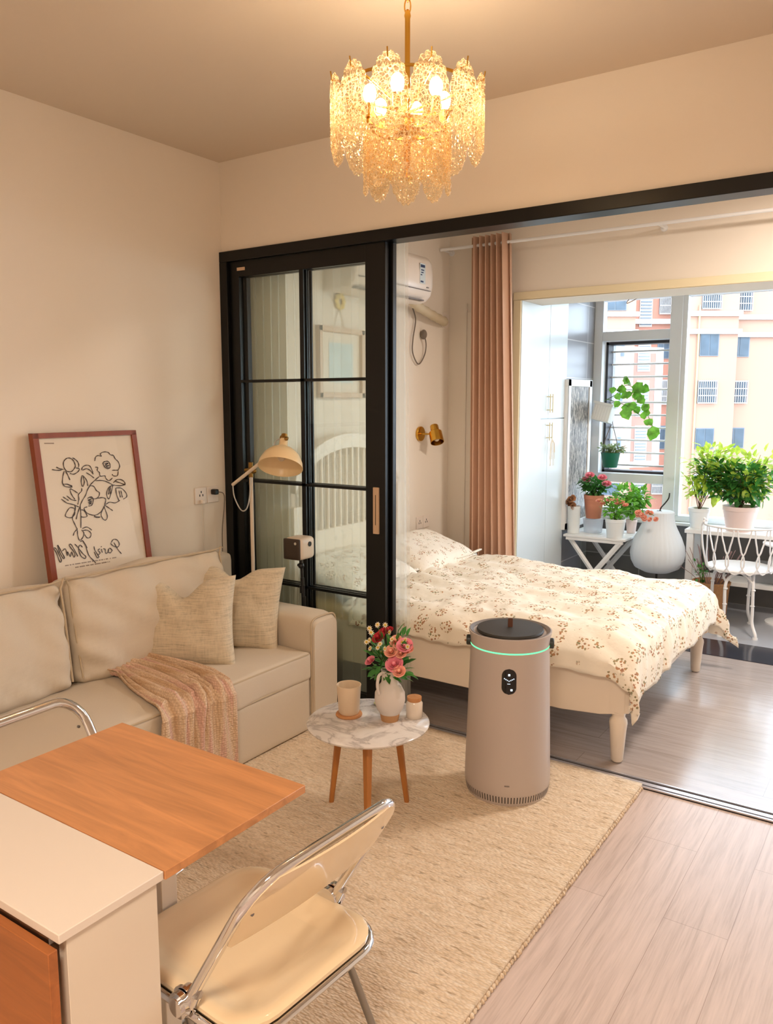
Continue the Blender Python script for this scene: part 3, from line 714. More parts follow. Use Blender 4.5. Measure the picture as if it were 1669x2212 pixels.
def rose(b, c, r, seed, up=(0, 0, 1)):
    random.seed(seed); q = Vector(up).normalized().to_track_quat('Z', 'Y').to_matrix().to_4x4(); old = b.x; b.x = Matrix.Translation(c) @ q
    b.ell((0, 0, r*.25), (r*.28, r*.28, r*.42), 8, 6)
    for ring, (rr, n_, h, op) in enumerate(((.32, 3, .62, .10), (.5, 4, .58, .28), (.72, 5, .46, .55), (.95, 6, .26, .9))):
        for k in range(n_):
            a0 = 2*pi*k/n_+ring*.7+rnd(-.1, .1); w_ = 2*pi/n_*.72
            def fn(u, v):
                a = a0+(u-.5)*w_*2*(.45+.55*sin(pi*min(1, v*.75+.1))); rad = r*rr*(.35+.65*v**.8)+r*op*.12*v*v; z = -r*.15+r*(h+.15)*v-r*.10*(2*u-1)**2*v
                return (rad*cos(a), rad*sin(a), z)
            b.grid(fn, 5, 5)
    b.x = old
def pot(name, label, c, rt, rb, h, m, rim=.012, group=None, cat='plant pot', soil=True, saucer=None):
    o = thing(name, label, cat, c, group=group); b = M()
    b.lathe([(rb*.2, .0), (rb, 0), (lerp(rb, rt, .85), h*.82), (rt, h*.83), (rt, h), (rt-rim*.6, h), (rt-rim, h*.85), (rt-rim, h*.8)], c, 36, cap=False); b.build('pot_body', m, o, smooth=True)
    if soil: M().lathe([(rt-rim, h*.86), (.001, h*.88)], c, 24, cap=False).build('soil', SOIL, o, smooth=True)
    return o
TZ = .553
p = pot('rose_pot', 'terracotta pot of pink roses standing on a clear plastic tub', (-2.20, 6.28, .67), .080, .058, .19, TERRA)
bush(p, (-2.20, 6.28, .84), (-2.20, 6.28, .94), (.13, .10, .065), 320, .045, LEAFD, 3, 7)
for k, (dx, dy, dz) in enumerate(((-.02, -.06, .10), (.08, -.05, .085), (.11, -.03, .035), (-.06, -.02, .06))):
    b = M(); rose(b, (-2.20+dx, 6.28+dy, .93+dz-.01), .036, k, (.2, -.6, 1)); b.build('rose_bloom', PINK, p, smooth=True)
tub = M(); tub.lathe([(.05, 0), (.072, .002), (.082, .11), (.086, .113), (.080, .113), (.070, .006), (.05, .004)], (-2.20, 6.28, TZ), 28, cap=False)
tag(tub.build('plastic_tub', CLEARP, smooth=True), 'clear plastic tub under the terracotta rose pot', 'tub')
p = pot('plant_pot', 'white pot of peach blooms at the front of the folding table, one stem arching right', (-1.965, 6.12, TZ), .078, .062, .15, WPOT)
bush(p, (-1.965, 6.12, .69), (-1.97, 6.12, .78), (.11, .08, .075), 190, .042, LEAF, 5, 8)
for k in range(7):
    b = M(); rose(b, (-1.965+[-.10, -.05, 0, .05, -.13, .02, .08][k], 6.10, .815+[.0, .03, .035, .02, .02, .01, .0][k]), .024, 20+k, (0, -.5, 1)); b.build('flower_bloom', PEACH, p, smooth=True)
p_w = p
p = pot('plant_pot', 'small pale pink pot with a leafy ball topped seedling behind the white pot', (-1.93, 6.42, TZ), .045, .034, .11, PINKPOT)
bush(p, (-1.93, 6.42, .66), (-1.94, 6.42, .85), (.16, .11, .085), 330, .060, LEAF, 7, 9)
p = pot('planter', 'white bucket with a dried brown flower beside the framed panel', (-2.32, 6.16, TZ), .052, .048, .22, WPOT, cat='plant pot')
b = M()
for k in range(7): rose(b, (-2.335+.02*cos(k), 6.12+.02*sin(k), .80+.012*k-.03), .026, 40+k, (cos(k), -.6, .4))
b.build('dried_bloom', BROWNF, p, smooth=True)
# the geranium arches over from the white pot towards the lantern
b = M(); b.tube(spline([(-1.965, 6.12, .69), (-1.90, 6.08, .76), (-1.80, 6.02, .79), (-1.70, 5.98, .77)]), .003, 6); b.tube(spline([(-1.80, 6.02, .79), (-1.70, 5.97, .80), (-1.63, 5.97, .77)]), .0025, 6); b.build('arching_stem', STEMG, p_w, smooth=True)
random.seed(6)
for k in range(12):
    b = M(); rose(b, (-1.755+k % 7*.022+rnd(-.01, .01), 5.97+rnd(-.015, .015), .762+rnd(-.028, .03)), .019, 60+k, (rnd(-.4, .4), -1, .6)); b.build('flower_bloom', PEACH, p_w, smooth=True)
# lantern
ln = thing('floor_lantern', 'pear shaped pleated white lantern lamp on a black stand', 'lamp', (-1.655, 6.2, 0))
prof = [(.012, .0), (.10, .012), (.165, .045), (.194, .10), (.203, .155), (.196, .215), (.172, .28), (.142, .34), (.120, .39), (.112, .44), (.112, .475), (.104, .482), (.02, .484)]
b = M(); b.lathe([(r, z) for r, z in prof], (-1.655, 6.2, .295), 96, cap=False, ripple=lambda a: .010*cos(a*32)); b.build('pleated_shade', LANT, ln, smooth=True)
M().cyl((-1.655, 6.2, .02), (-1.655, 6.2, .31), .009, n=10).build('stand_pole', BLACKP, ln, smooth=True)
M().lathe([(.14, 0), (.14, .012), (.02, .022)], (-1.655, 6.2, 0), 28).build('base', BLACKP, ln, smooth=True)
M().tube(spline([(-1.65, 6.2, .77), (-1.645, 6.2, .80), (-1.615, 6.2, .84), (-1.59, 6.2, .88), (-1.585, 6.2, .92)]), .005, 6).build('cord', BLACKP, ln, smooth=True)
# hanging planters on the grille
def leaf_on(b, px, py, Y, ln, wd, dx=0, dz=-1):
    q = on_y(px, py, Y); leaf(b, q, (dx, -.25, dz), ln, wd, up=(0, -1, .2), droop=.1)
hp = thing('hanging_planter', 'white box planter hooked on the window bars with trailing heart leaved vine', 'planter', (-2.27, 6.62, 1.43))
b = M(); b.x = Matrix.Translation((-2.262, 6.62, 1.515)) @ Matrix.Rotation(radians(12), 4, 'Y') @ Matrix.Rotation(radians(-8), 4, 'X')
b.rbox((0, 0, 0), (.078, .065, .075), .012, 5); b.box(-.084, .084, -.072, .072, .06, .08)
for k in range(6): b.box(-.062+k*.022, -.055+k*.022, -.068, -.064, -.06, .05)
b.build('planter_box', WPOT, hp, smooth=True)
random.seed(11); b = M(); v_ = [on_y(x, y, 6.58) for x, y in ((1305, 866), (1330, 852), (1352, 832), (1372, 842), (1384, 862), (1394, 888), (1402, 905), (1412, 925), (1424, 938))]
vn = M(); vn.tube(spline(v_, 4), .003, 5); vn.tube(spline([on_y(x, y, 6.56) for x, y in ((1310, 862), (1335, 870), (1360, 880), (1392, 905))], 4), .003, 5); vn.build('vine_stem', STEMG, hp, smooth=True)
for px, py, s_ in ((1326, 845, .05), (1337, 850, .06), (1345, 862, .06), (1352, 878, .065), (1340, 880, .05), (1362, 838, .075), (1375, 834, .08), (1386, 843, .07), (1354, 852, .06), (1368, 862, .065), (1380, 872, .06), (1392, 885, .06), (1376, 888, .055), (1350, 893, .085), (1388, 900, .05), (1400, 898, .05), (1397, 912, .05), (1405, 922, .045), (1418, 936, .085), (1426, 938, .08), (1360, 855, .06), (1344, 836, .05), (1332, 862, .05), (1366, 874, .06), (1384, 858, .06), (1392, 872, .055), (1370, 850, .06), (1400, 880, .05)):
    leaf_on(b, px+rnd(-3, 3), py-8+rnd(-6, 2), 6.56+rnd(-.05, .03), s_*1.35, s_*1.2, rnd(-.6, .6), rnd(-1, .2))
b.build('vine_leaves', LEAF, hp, smooth=True)
gp = thing('hanging_pot', 'dark green hanging pot with a small pale flowered plant', 'plant pot', (-2.19, 6.62, 1.06))
b = M(); b.lathe([(.055, 0), (.058, .005), (.078, .12), (.082, .125), (.074, .125), (.06, .09)], (-2.19, 6.62, 1.06), 28, cap=False); b.lathe([(.001, .0), (.055, 0)], (-2.19, 6.62, 1.06), 28, cap=False); b.build('pot_body', GREENP, gp, smooth=True)
b = M(); b.tube(spline([(-2.12, 6.62, 1.18), (-2.15, 6.63, 1.30), (-2.20, 6.68, 1.42), (-2.215, 6.70, 1.50), (-2.205, 6.72, 1.52)]), .0035, 6); b.tube(spline([(-2.26, 6.62, 1.18), (-2.24, 6.63, 1.30), (-2.21, 6.68, 1.42)]), .0035, 6); b.build('hanger', GREYC, gp, smooth=True)
bush(gp, (-2.19, 6.62, 1.16), (-2.18, 6.62, 1.21), (.12, .07, .035), 220, .034, LEAFG, 13, 7)
# console under the window
cs = thing('console_table', 'long white console table under the balcony window', 'table', (-.65, 6.5, 0))
box(-1.50, .25, 6.36, 6.69, .60, .63).build('tabletop', WHITEP, cs, bevel=.003)
for x in (-1.485, .19): box(x, x+.05, 6.37, 6.42, 0, .60).build('leg', WHITEP, cs, bevel=.003); box(x, x+.05, 6.63, 6.68, 0, .60).build('leg', WHITEP, cs, bevel=.003)
box(-1.435, .19, 6.40, 6.66, .215, .25).build('lower_shelf', WHITEP, cs, bevel=.003)
p = pot('plant_pot', 'white slim pot with a thin stemmed rose bush left on the console', (-1.43, 6.50, .63), .080, .060, .155, WPOT)
bush(p, (-1.43, 6.50, .77), (-1.36, 6.50, 1.14), (.19, .10, .13), 170, .070, LEAFY, 17, 6, sm=STEM); bush(p, (-1.43, 6.50, .77), (-1.44, 6.48, .96), (.14, .08, .10), 60, .06, LEAFY, 18, 5, name='low_leaves', sm=STEM)
p = pot('plant_pot', 'wide pale pink pot with a large leafy rose bush on the console', (-1.135, 6.52, .63), .128, .095, .19, PINKPOT)
bush(p, (-1.135, 6.52, .80), (-1.12, 6.50, 1.00), (.25, .15, .14), 560, .070, LEAFD, 19, 10, sm=STEM)
bush(p, (-1.135, 6.52, .80), (-1.14, 6.50, 1.12), (.33, .13, .14), 320, .070, LEAFY, 20, 9, name='upper_leaves', sm=STEM)
bush(p, (-1.135, 6.52, .80), (-1.36, 6.48, 1.02), (.12, .08, .12), 170, .06, LEAFD, 22, 5, name='side_branch', sm=STEM)
# wicker basket with dry twigs
bk = thing('wicker_basket', 'round wicker basket with dry twigs under the console', 'basket', (-1.25, 6.2, 0))
b = M(); b.lathe([(.001, .004), (.105, .004), (.112, 0), (.128, .26), (.134, .265), (.136, .28), (.124, .282), (.120, .26), (.105, .02)], (-1.25, 6.2, 0), 40, cap=False, ripple=lambda a: .012*cos(a*20)); b.build('basket_body', WICKER, bk, smooth=True)
b = M(); random.seed(4)
for k in range(34):
    a = rnd(0, 2*pi); r_ = rnd(.1, .26); h = rnd(.36, .56)
    b.tube(spline([(-1.25, 6.2, .10), (-1.25+.4*r_*cos(a), 6.2+.25*r_*sin(a), .28), (-1.25+r_*cos(a), 6.2+.45*r_*sin(a), h)], 3), .0022, 4)
b.build('dry_twigs', mat('dry_twig', (150, 122, 120), .9), bk, smooth=True)
bush(bk, (-1.30, 6.14, .24), (-1.31, 6.12, .34), (.05, .05, .08), 40, .03, LEAFD, 31, 4)
bx = box(-1.02, -.80, 6.45, 6.62, .25, .40); tag(bx.build('storage_box', CLEARP, bevel=.01), 'clear plastic storage box on the lower shelf of the console', 'box')
# white wire chair
gc = thing('garden_chair', 'white wrought metal garden chair with looped wire back', 'chair', (-1.02, 5.95, 0), YAW-.12)
b = M(); b.lathe([(.001, .445), (.20, .445), (.218, .448), (.222, .458), (.215, .466), (.001, .462)], (0, 0, 0), 40, cap=False); b.build('seat', WHITEM, gc, smooth=True, world=False)
for k, a in enumerate((-pi/2-.75, -pi/2+.25, pi/2+.9, pi/2-.7)):
    ca, sa_ = cos(a), sin(a); b = M()
    b.tube(spline([(.10*ca-.05*sa_, .10*sa_+.05*ca, .44), (.175*ca, .175*sa_, .38), (.185*ca, .185*sa_, .20), (.19*ca, .19*sa_, .10), (.235*ca, .235*sa_, .03), (.235*ca, .235*sa_, .004)]), .011, 8)
    b.tube(spline([(.10*ca+.05*sa_, .10*sa_-.05*ca, .44), (.16*ca+.03*sa_, .16*sa_-.03*ca, .41), (.175*ca, .175*sa_, .37)]), .008, 8)
    b.cyl((.235*ca, .235*sa_, 0), (.235*ca, .235*sa_, .012), .018, n=12)
    for z in (.33, .22): b.lathe([(.011, -.008), (.016, 0), (.011, .008)], (.182*ca, .182*sa_, z), 10, cap=False)
    b.build('leg', WHITEM, gc, smooth=True, world=False)
b = M(); NL = 7; A0, A1 = -pi/2-1.55, -pi/2+1.55
for k in range(NL):
    ac_ = A0+(k+.5)*(A1-A0)/NL; hw = (A1-A0)/NL*.5
    pts_ = []
    for j in range(28):
        q = 2*pi*j/28; zz = .60-.158*cos(q); wob = sin(q)*(.75+.25*abs(cos(q))**.5)+.55*sin(2*q)*abs(sin(q))
        an = ac_+hw*wob; rr = .215+.035*(zz-.44)/.33
        pts_.append((rr*cos(an), rr*sin(an), zz))
    b.tube(pts_, .0055, 6, closed=True)
b.build('looped_back', WHITEM, gc, smooth=True, world=False)
b = M(); rail = [(.25*cos(A0+(A1-A0)*i/24), .25*sin(A0+(A1-A0)*i/24), .757) for i in range(25)]
b.tube(rail, .007, 8)
for an, sg in ((A0, -1), (A1, 1)):
    b.tube(spline([(.25*cos(an), .25*sin(an), .768), (.262*cos(an+sg*.1), .262*sin(an+sg*.1), .74), (.25*cos(an+sg*.12), .25*sin(an+sg*.12), .60), (.22*cos(an+sg*.06), .22*sin(an+sg*.06), .46)]), .007, 8)
    for k in range(3): b.ell((.25*cos(an)+.012*cos(k*2), .25*sin(an), .785+.012*sin(k*2)), .010, 8, 6)
b.build('back_rail', WHITEM, gc, smooth=True, world=False)
rt = thing('pedestal_table', 'small round white metal pedestal table beside the wire chair', 'table', (-.74, 6.33, 0))
M().lathe([(.001, .575), (.18, .575), (.195, .582), (.195, .592), (.001, .592)], (-.74, 6.33, 0), 40, cap=False).build('tabletop', WHITEM, rt, smooth=True)
M().lathe([(.012, .02), (.014, .3), (.010, .575)], (-.74, 6.33, 0), 16).build('column', WHITEM, rt, smooth=True)
M().lathe([(.15, 0), (.15, .01), (.06, .03), (.012, .05)], (-.74, 6.33, 0), 36).build('base', WHITEM, rt, smooth=True)
# ------------------------------------------------------------------ living room: rug, sofa and what lies on it
rg = M(); RX0, RX1, RY0, RY1 = -3.05, -.875, -.2, 3.205
def rugtop(u, v):
    x, y = lerp(RX0, RX1, u), lerp(RY0, RY1, v)
    if u == 1: x += .004*noise.noise(Vector((y*40, 0, 0)))+.0015
    return (x, y, .014+.0012*noise.noise(Vector((x*9, y*9, 0))))
rg.grid(rugtop, 90, 130); ro = rg.build('rug', RUG, smooth=True, weld=False)
d = ro.modifiers.new('s', 'SOLIDIFY'); d.thickness = .013; d.offset = -1
tag(ro, 'cream woven wool rug covering the living room floor', 'rug')
fr = M(); random.seed(2)
k = 0; y = RY0
while y < RY1-.01:
    l_ = rnd(.014, .024); fr.ell((RX1+.001, y+l_/2, .009), (rnd(.007, .011), l_*.52, .0085), 6, 5); y += l_
fr.build('bound_edge', RUG, ro, smooth=True)
SX0, SX1, SY0, SY1 = -3.235, -2.365, .75, 3.06
sf = thing('sofa', 'long beige slipcovered sofa with piped edges against the left wall', 'sofa', (-2.8, 1.9, 0))
b = M(); b.rbox(((SX0+.06+SX1)/2, (SY0+.2+2.86)/2, .165), ((SX1-SX0-.06)/2, (2.86-SY0-.2)/2, .135), .02, 14, amp=.004, fs=6); b.build('slipcover_skirt', SOFA, sf, smooth=True)
b = M(); b.box(SX0+.2, SX1-.03, SY0+.2, 2.98, .002, .035); b.build('under_sofa_shade', BLACKP, sf)  # black strip standing in for the shadow under the sofa
def arm(y0, y1):
    b = M(); prof_ = []
    for k in range(13): a = pi*k/12; prof_.append(((y0+y1)/2+(y1-y0)/2*math.copysign(abs(cos(a))**.5, cos(a)), .515+.070*max(0, sin(a))**.5))
    P = [(y1, .03)]+prof_+[(y0, .03)]
    for i in range(len(P)): pass
    n_ = len(P); vs = []; xs = [SX0+.04, SX0+.2, -2.8, -2.42, -2.375, -2.352]
    for x in xs:
        k = 1 if x < -2.38 else (.965 if x < -2.36 else .90); cy = (y0+y1)/2
        for (yy, zz) in P: vs.append((x+.004*noise.noise(Vector((x*5, yy*5, zz*5))), cy+(yy-cy)*k, .30+(zz-.30)*(k if zz > .3 else 1)))
    fs = [(i*n_+j, i*n_+(j+1) % n_, (i+1)*n_+(j+1) % n_, (i+1)*n_+j) for i in range(len(xs)-1) for j in range(n_)]
    fs += [tuple(range(n_)), tuple(range((len(xs)-1)*n_, len(xs)*n_))]
    b.add(vs, fs); o = b.build('armrest', SOFA, sf, smooth=True)
    w_ = M(); cy = (y0+y1)/2
    w_.tube([(-2.366, cy+(yy-cy)*.98, .30+(zz-.30)*.975 if zz > .3 else zz+.01) for yy, zz in P], .0045, 6); w_.build('piping', PIPE, o, smooth=True)
arm(2.865, 3.06); arm(SY0, SY0+.195)
b = M(); b.rbox((-3.14, (SY0+SY1)/2, .42), (.092, (SY1-SY0)/2-.01, .385), .035, 14, amp=.005); b.build('back_frame', SOFA, sf, smooth=True)
def seatwarp(q):
    k = max(0, (q.y-2.75)/.1); return q
def cushion_seat(y0, y1, nm):
    b = M(); c_ = ((-2.95+SX1+.005)/2, (y0+y1)/2, .355); h_ = ((SX1+.005+2.95)/2, (y1-y0)/2, .068)
    b.rbox(c_, h_, .022, 40, puff=(0, 0, .022), amp=.008, fs=7); o = b.build(nm, SOFA, sf, smooth=True)
    for z in (.412, .297):
        w_ = M(); e = .004
        w_.tube([(-2.9, y0+e, z), (SX1-.012, y0+e, z), (SX1+.001, y0+.018, z), (SX1+.001, y1-.018, z), (SX1-.012, y1-e, z), (-2.9, y1-e, z)], .0045, 6); w_.build('piping', PIPE, o, smooth=True)
cushion_seat(SY0+.2, 2.862, 'seat_cushion')
def cushion_back(y0, y1, seed):
    b = M(); cx, cz = -2.925, .645; hx, hy, hz = .085, (y1-y0)/2, .225
    def wp(q):
        x, z = q.x-cx, q.z-cz; y = q.y-(y0+y1)/2
        z2 = z*(1-.04*(abs(y)/hy)**3)
        x += .028*noise.noise(Vector((y*6+seed, z*3+y*4, 0)))*(1 if x > 0 else 0)+.028*noise.noise(Vector((y*9+z*12+seed, z*4-y*3, 3)))*(1 if x > 0 else 0)+.008*noise.noise(Vector((y*26+z*22, z*9, seed)))*(1 if x > 0 else 0)
        if z > .12: z2 += .012*noise.noise(Vector((y*5+seed, 0, 9)))
        a = -.20; return Vector((cx+x*cos(a)+z2*sin(a), (y0+y1)/2+y, cz-x*sin(a)+z2*cos(a)))
    b.rbox((cx, (y0+y1)/2, cz), (hx, hy, hz), .04, 34, puff=(.045, .0, .012), warp=wp); o = b.build('back_cushion', SOFA, sf, smooth=True)
    w_ = M(); P = []
    for yy, zz in ((y0+.012, cz-hz+.02), (y0+.012, cz+hz-.03), (y0+.05, cz+hz-.006), (y1-.05, cz+hz-.006), (y1-.012, cz+hz-.03), (y1-.012, cz-hz+.02)): P.append(tuple(wp(Vector((cx+hx-.012, yy, zz+.002)))+Vector((.006, 0, .003))))
    w_.tube(spline(P, 3), .0045, 6); w_.build('piping', PIPE, o, smooth=True)
cushion_back(1.93, 2.80, 1.3); cushion_back(.98, 1.90, 7.7)
# two linen cushions
Rr = Vector((.347, .251, 0)); Nn = Vector((.586, -.81, 0))
def thp(label, org, rz_, lean, tilt, seed, wd=.45, ht=.42, chop=.055):
    R_ = Vector((cos(rz_), sin(rz_), 0)); N0 = Vector((sin(rz_), -cos(rz_), 0)); U_ = (Vector((0, 0, 1))*cos(lean)-N0*sin(lean))
    R2 = R_*cos(tilt)+U_*sin(tilt); U2 = U_*cos(tilt)-R_*sin(tilt)
    return pillow('throw_cushion', PILLOW, wd, ht, .155, org, R2, U2, seed, chop=chop, corner=.085, label=label, cat='cushion', group='linen cushions on the sofa', amp=.014, fl=.42)
thp('sand linen cushion with a dented top, in front on the sofa', (-2.735, 2.43, .605), radians(33), .30, .04, 2.2, chop=.08)
thp('sand linen cushion tucked behind the front one beside the armrest', (-2.735, 2.745, .610), radians(33), .30, -.06, 5.1, chop=.06)
# knitted throw
def throw_pt(u, v):
    L = [(-2.83, 2.03, .455), (-2.75, 2.05, .452), (-2.6, 1.99, .449), (-2.46, 1.955, .440), (-2.375, 1.94, .425), (-2.345, 1.93, .39), (-2.34, 1.925, .30), (-2.34, 1.93, .16), (-2.345, 1.93, .06)]
    Rt = [(-2.90, 2.24, .475), (-2.78, 2.30, .46), (-2.62, 2.34, .452), (-2.48, 2.345, .445), (-2.375, 2.335, .425), (-2.345, 2.325, .38), (-2.34, 2.32, .28), (-2.34, 2.325, .15), (-2.345, 2.335, .045)]
    t = v*(len(L)-1); i = min(int(t), len(L)-2); f = t-i
    a = Vector(L[i]).lerp(Vector(L[i+1]), f); c_ = Vector(Rt[i]).lerp(Vector(Rt[i+1]), f); p = a.lerp(c_, u)
    w_ = u+.05*sin(v*5+u*6); am = .036*(.6+.4*sin(v*3+.5))
    f_ = am*(.55*sin(w_*40)+.45*sin(w_*21+2+v*2)+.25)*(1-.3*v)
    if v < .5: p.z += abs(f_)*.9+.004
    else: p.x += f_*.75+.010; p.z += .0
    if .42 < v < .62: p.x += .004; p.z += abs(f_)*.4*(1-abs(v-.5)/.12) if abs(v-.5) < .12 else 0
    return tuple(p)
b = M(); b.grid(throw_pt, 200, 90); th = b.build('knitted_throw', KNIT, smooth=True, solid=.007); tag(th, 'peach striped knitted throw draped over the sofa seat edge', 'throw blanket')
fr_ = M()
for k in range(90):
    q = Vector(throw_pt(k/89, 1)); fr_.tube([q, q+Vector((.002, .001*sin(k), -.025))], .0018, 4)
fr_.build('fringe', KNIT, th, smooth=True)
# leaning poster
ps = thing('framed_poster', 'red brown framed line drawing of flowers leaning on the wall behind the sofa', 'poster', (-3.18, 2.27, .80))
def pw(y, z, off=0): return (-3.215+.13*(1.6-z)+off, y, z)
PY0, PY1, PZ0, PZ1 = 2.008, 2.553, .80, 1.468
def pbox(b, y0, y1, z0, z1, o0, o1):
    vs = [pw(y, z, o) for o in (o0, o1) for y in (y0, y1) for z in (z0, z1)]; b.add(vs, [(0, 1, 3, 2), (4, 6, 7, 5), (0, 4, 5, 1), (2, 3, 7, 6), (0, 2, 6, 4), (1, 5, 7, 3)])
b = M(); fw = .027
for a in ((PY0, PY1, PZ1-fw*.8, PZ1), (PY0, PY1, PZ0, PZ0+fw), (PY0, PY0+fw, PZ0, PZ1), (PY1-fw, PY1, PZ0, PZ1)): pbox(b, *a, -.022, .010)
b.build('frame', FRAMEW, ps, bevel=.002)
b = M(); pbox(b, PY0+fw, PY1-fw, PZ0+fw, PZ1-fw*.8, -.018, .0); pp_ = b.build('paper', PAPER, ps)
STROKES = [[(2.151,1.346),(2.164,1.354),(2.181,1.353),(2.194,1.343),(2.2,1.329),(2.201,1.315),(2.187,1.299),(2.172,1.293),(2.155,1.297),(2.144,1.312),(2.143,1.333),(2.151,1.346)],[(2.193,1.354),(2.206,1.346),(2.216,1.335),(2.22,1.321),(2.217,1.311)],[(2.204,1.308),(2.22,1.303),(2.21,1.29),(2.188,1.281),(2.169,1.286)],[(2.139,1.305),(2.122,1.31),(2.106,1.318)],[(2.129,1.303),(2.106,1.304),(2.084,1.309)],[(2.142,1.298),(2.132,1.275),(2.126,1.244),(2.15,1.239),(2.171,1.23)],[(2.126,1.243),(2.137,1.23),(2.172,1.225),(2.15,1.239)],[(2.148,1.298),(2.157,1.28),(2.165,1.257)],[(2.306,1.333),(2.313,1.351),(2.327,1.357),(2.345,1.353),(2.34,1.364),(2.359,1.372),(2.384,1.369),(2.395,1.357),(2.412,1.353),(2.418,1.338),(2.434,1.322),(2.439,1.3),(2.427,1.282)],[(2.395,1.284),(2.427,1.282)],[(2.427,1.278),(2.419,1.257),(2.397,1.258),(2.392,1.266)],[(2.304,1.305),(2.318,1.302),(2.312,1.29),(2.323,1.278),(2.325,1.262),(2.35,1.262),(2.353,1.251),(2.368,1.237),(2.389,1.248)],[(2.349,1.323),(2.361,1.328),(2.378,1.327),(2.386,1.314),(2.384,1.298),(2.372,1.293),(2.358,1.299),(2.35,1.313),(2.349,1.323)],[(2.357,1.319),(2.378,1.318),(2.358,1.31),(2.381,1.307),(2.361,1.303),(2.377,1.298)],[(2.231,1.296),(2.237,1.309),(2.258,1.317),(2.278,1.31),(2.288,1.281)],[(2.235,1.295),(2.256,1.301),(2.275,1.292),(2.289,1.274)],[(2.253,1.283),(2.272,1.271),(2.29,1.256)],[(2.227,1.271),(2.238,1.267),(2.251,1.245),(2.252,1.223)],[(2.226,1.268),(2.22,1.24),(2.226,1.222),(2.237,1.242),(2.234,1.265)],[(2.32,1.261),(2.293,1.245),(2.265,1.226),(2.248,1.206),(2.234,1.182),(2.214,1.16),(2.199,1.137),(2.198,1.108),(2.188,1.039)],[(2.297,1.243),(2.334,1.241),(2.367,1.228),(2.39,1.213)],[(2.392,1.226),(2.416,1.239),(2.446,1.233),(2.457,1.213),(2.425,1.209),(2.391,1.215)],[(2.402,1.232),(2.427,1.223),(2.456,1.21)],[(2.382,1.214),(2.359,1.203),(2.346,1.175),(2.355,1.153),(2.372,1.18),(2.386,1.212)],[(2.365,1.203),(2.356,1.174)],[(2.372,1.209),(2.365,1.177)],[(2.401,1.2),(2.432,1.197),(2.455,1.173),(2.457,1.154),(2.437,1.145)],[(2.401,1.2),(2.401,1.17),(2.41,1.14)],[(2.417,1.187),(2.421,1.154)],[(2.428,1.186),(2.432,1.153)],[(2.248,1.206),(2.264,1.222),(2.284,1.217),(2.294,1.198),(2.309,1.186),(2.298,1.166),(2.276,1.161),(2.253,1.173)],[(2.297,1.162),(2.322,1.163),(2.338,1.154),(2.331,1.133),(2.319,1.113),(2.295,1.094),(2.265,1.087),(2.23,1.101),(2.217,1.124),(2.234,1.129)],[(2.242,1.167),(2.265,1.172),(2.271,1.154),(2.259,1.134),(2.243,1.132)],[(2.243,1.16),(2.264,1.162),(2.244,1.155),(2.264,1.153),(2.243,1.148),(2.261,1.146),(2.244,1.141),(2.258,1.141)],[(2.195,1.195),(2.177,1.209),(2.159,1.217),(2.163,1.193),(2.176,1.17)],[(2.219,1.216),(2.216,1.202),(2.198,1.189),(2.197,1.168),(2.188,1.145)],[(2.11,1.177),(2.134,1.157),(2.164,1.147),(2.19,1.134)],[(2.119,1.186),(2.144,1.167)],[(2.139,1.188),(2.16,1.169),(2.182,1.163)],[(2.169,1.129),(2.147,1.135),(2.129,1.12),(2.118,1.1),(2.144,1.09),(2.165,1.102),(2.169,1.129)],[(2.172,1.146),(2.172,1.122),(2.152,1.089),(2.159,1.061),(2.169,1.035)],[(2.199,1.137),(2.182,1.107),(2.17,1.08)],[(2.2,1.119),(2.215,1.114),(2.228,1.087),(2.199,1.087),(2.198,1.105)],[(2.265,1.087),(2.275,1.075),(2.296,1.076),(2.264,1.081)],[(2.325,1.123),(2.303,1.09),(2.308,1.067),(2.323,1.058),(2.335,1.075),(2.324,1.12)],[(2.33,1.126),(2.353,1.109),(2.368,1.097)],[(2.334,1.129),(2.357,1.138),(2.387,1.131),(2.414,1.14)],[(2.169,1.035),(2.154,1.026),(2.144,1.01)],[(2.169,1.031),(2.167,1.011),(2.172,0.985),(2.189,0.993),(2.2,1.013),(2.19,1.029)],[(2.194,1.025),(2.218,1.025),(2.236,1.008),(2.229,0.991),(2.213,0.99),(2.203,1.006)],[(2.195,1.035),(2.22,1.039),(2.242,1.022)],[(2.187,0.983),(2.2,0.957),(2.209,0.913),(2.23,0.885),(2.24,0.872)],[(2.175,0.978),(2.191,0.979),(2.206,0.945)],[(2.041,0.97),(2.052,0.965),(2.063,0.936),(2.07,0.91),(2.062,0.905),(2.052,0.944),(2.042,0.966)],[(2.063,0.98),(2.076,0.947),(2.087,0.92),(2.079,0.919),(2.065,0.952),(2.061,0.979)],[(2.08,0.95),(2.097,0.958),(2.102,0.926),(2.106,0.943),(2.116,0.92),(2.125,0.94),(2.133,0.914),(2.14,0.931),(2.118,0.969),(2.13,0.97),(2.153,0.915)],[(2.146,0.972),(2.159,0.956),(2.179,0.925),(2.194,0.908),(2.187,0.9),(2.169,0.915),(2.162,0.948),(2.172,0.964),(2.183,0.952)],[(2.337,0.951),(2.352,0.964),(2.373,0.957),(2.381,0.937),(2.368,0.925),(2.343,0.936),(2.334,0.948)],[(2.352,0.949),(2.367,0.917),(2.385,0.891)],[(2.338,0.914),(2.325,0.927),(2.314,0.914),(2.325,0.904),(2.338,0.916)],[(2.32,0.924),(2.311,0.908),(2.3,0.907),(2.299,0.926),(2.291,0.929)],[(2.282,0.912),(2.28,0.929)],[(2.28,0.941),(2.282,0.939)],[(2.272,0.932),(2.261,0.926),(2.271,0.912),(2.256,0.905)],[(2.243,0.947),(2.245,0.929),(2.261,0.897),(2.252,0.893),(2.244,0.911),(2.24,0.922)]]
b = M()
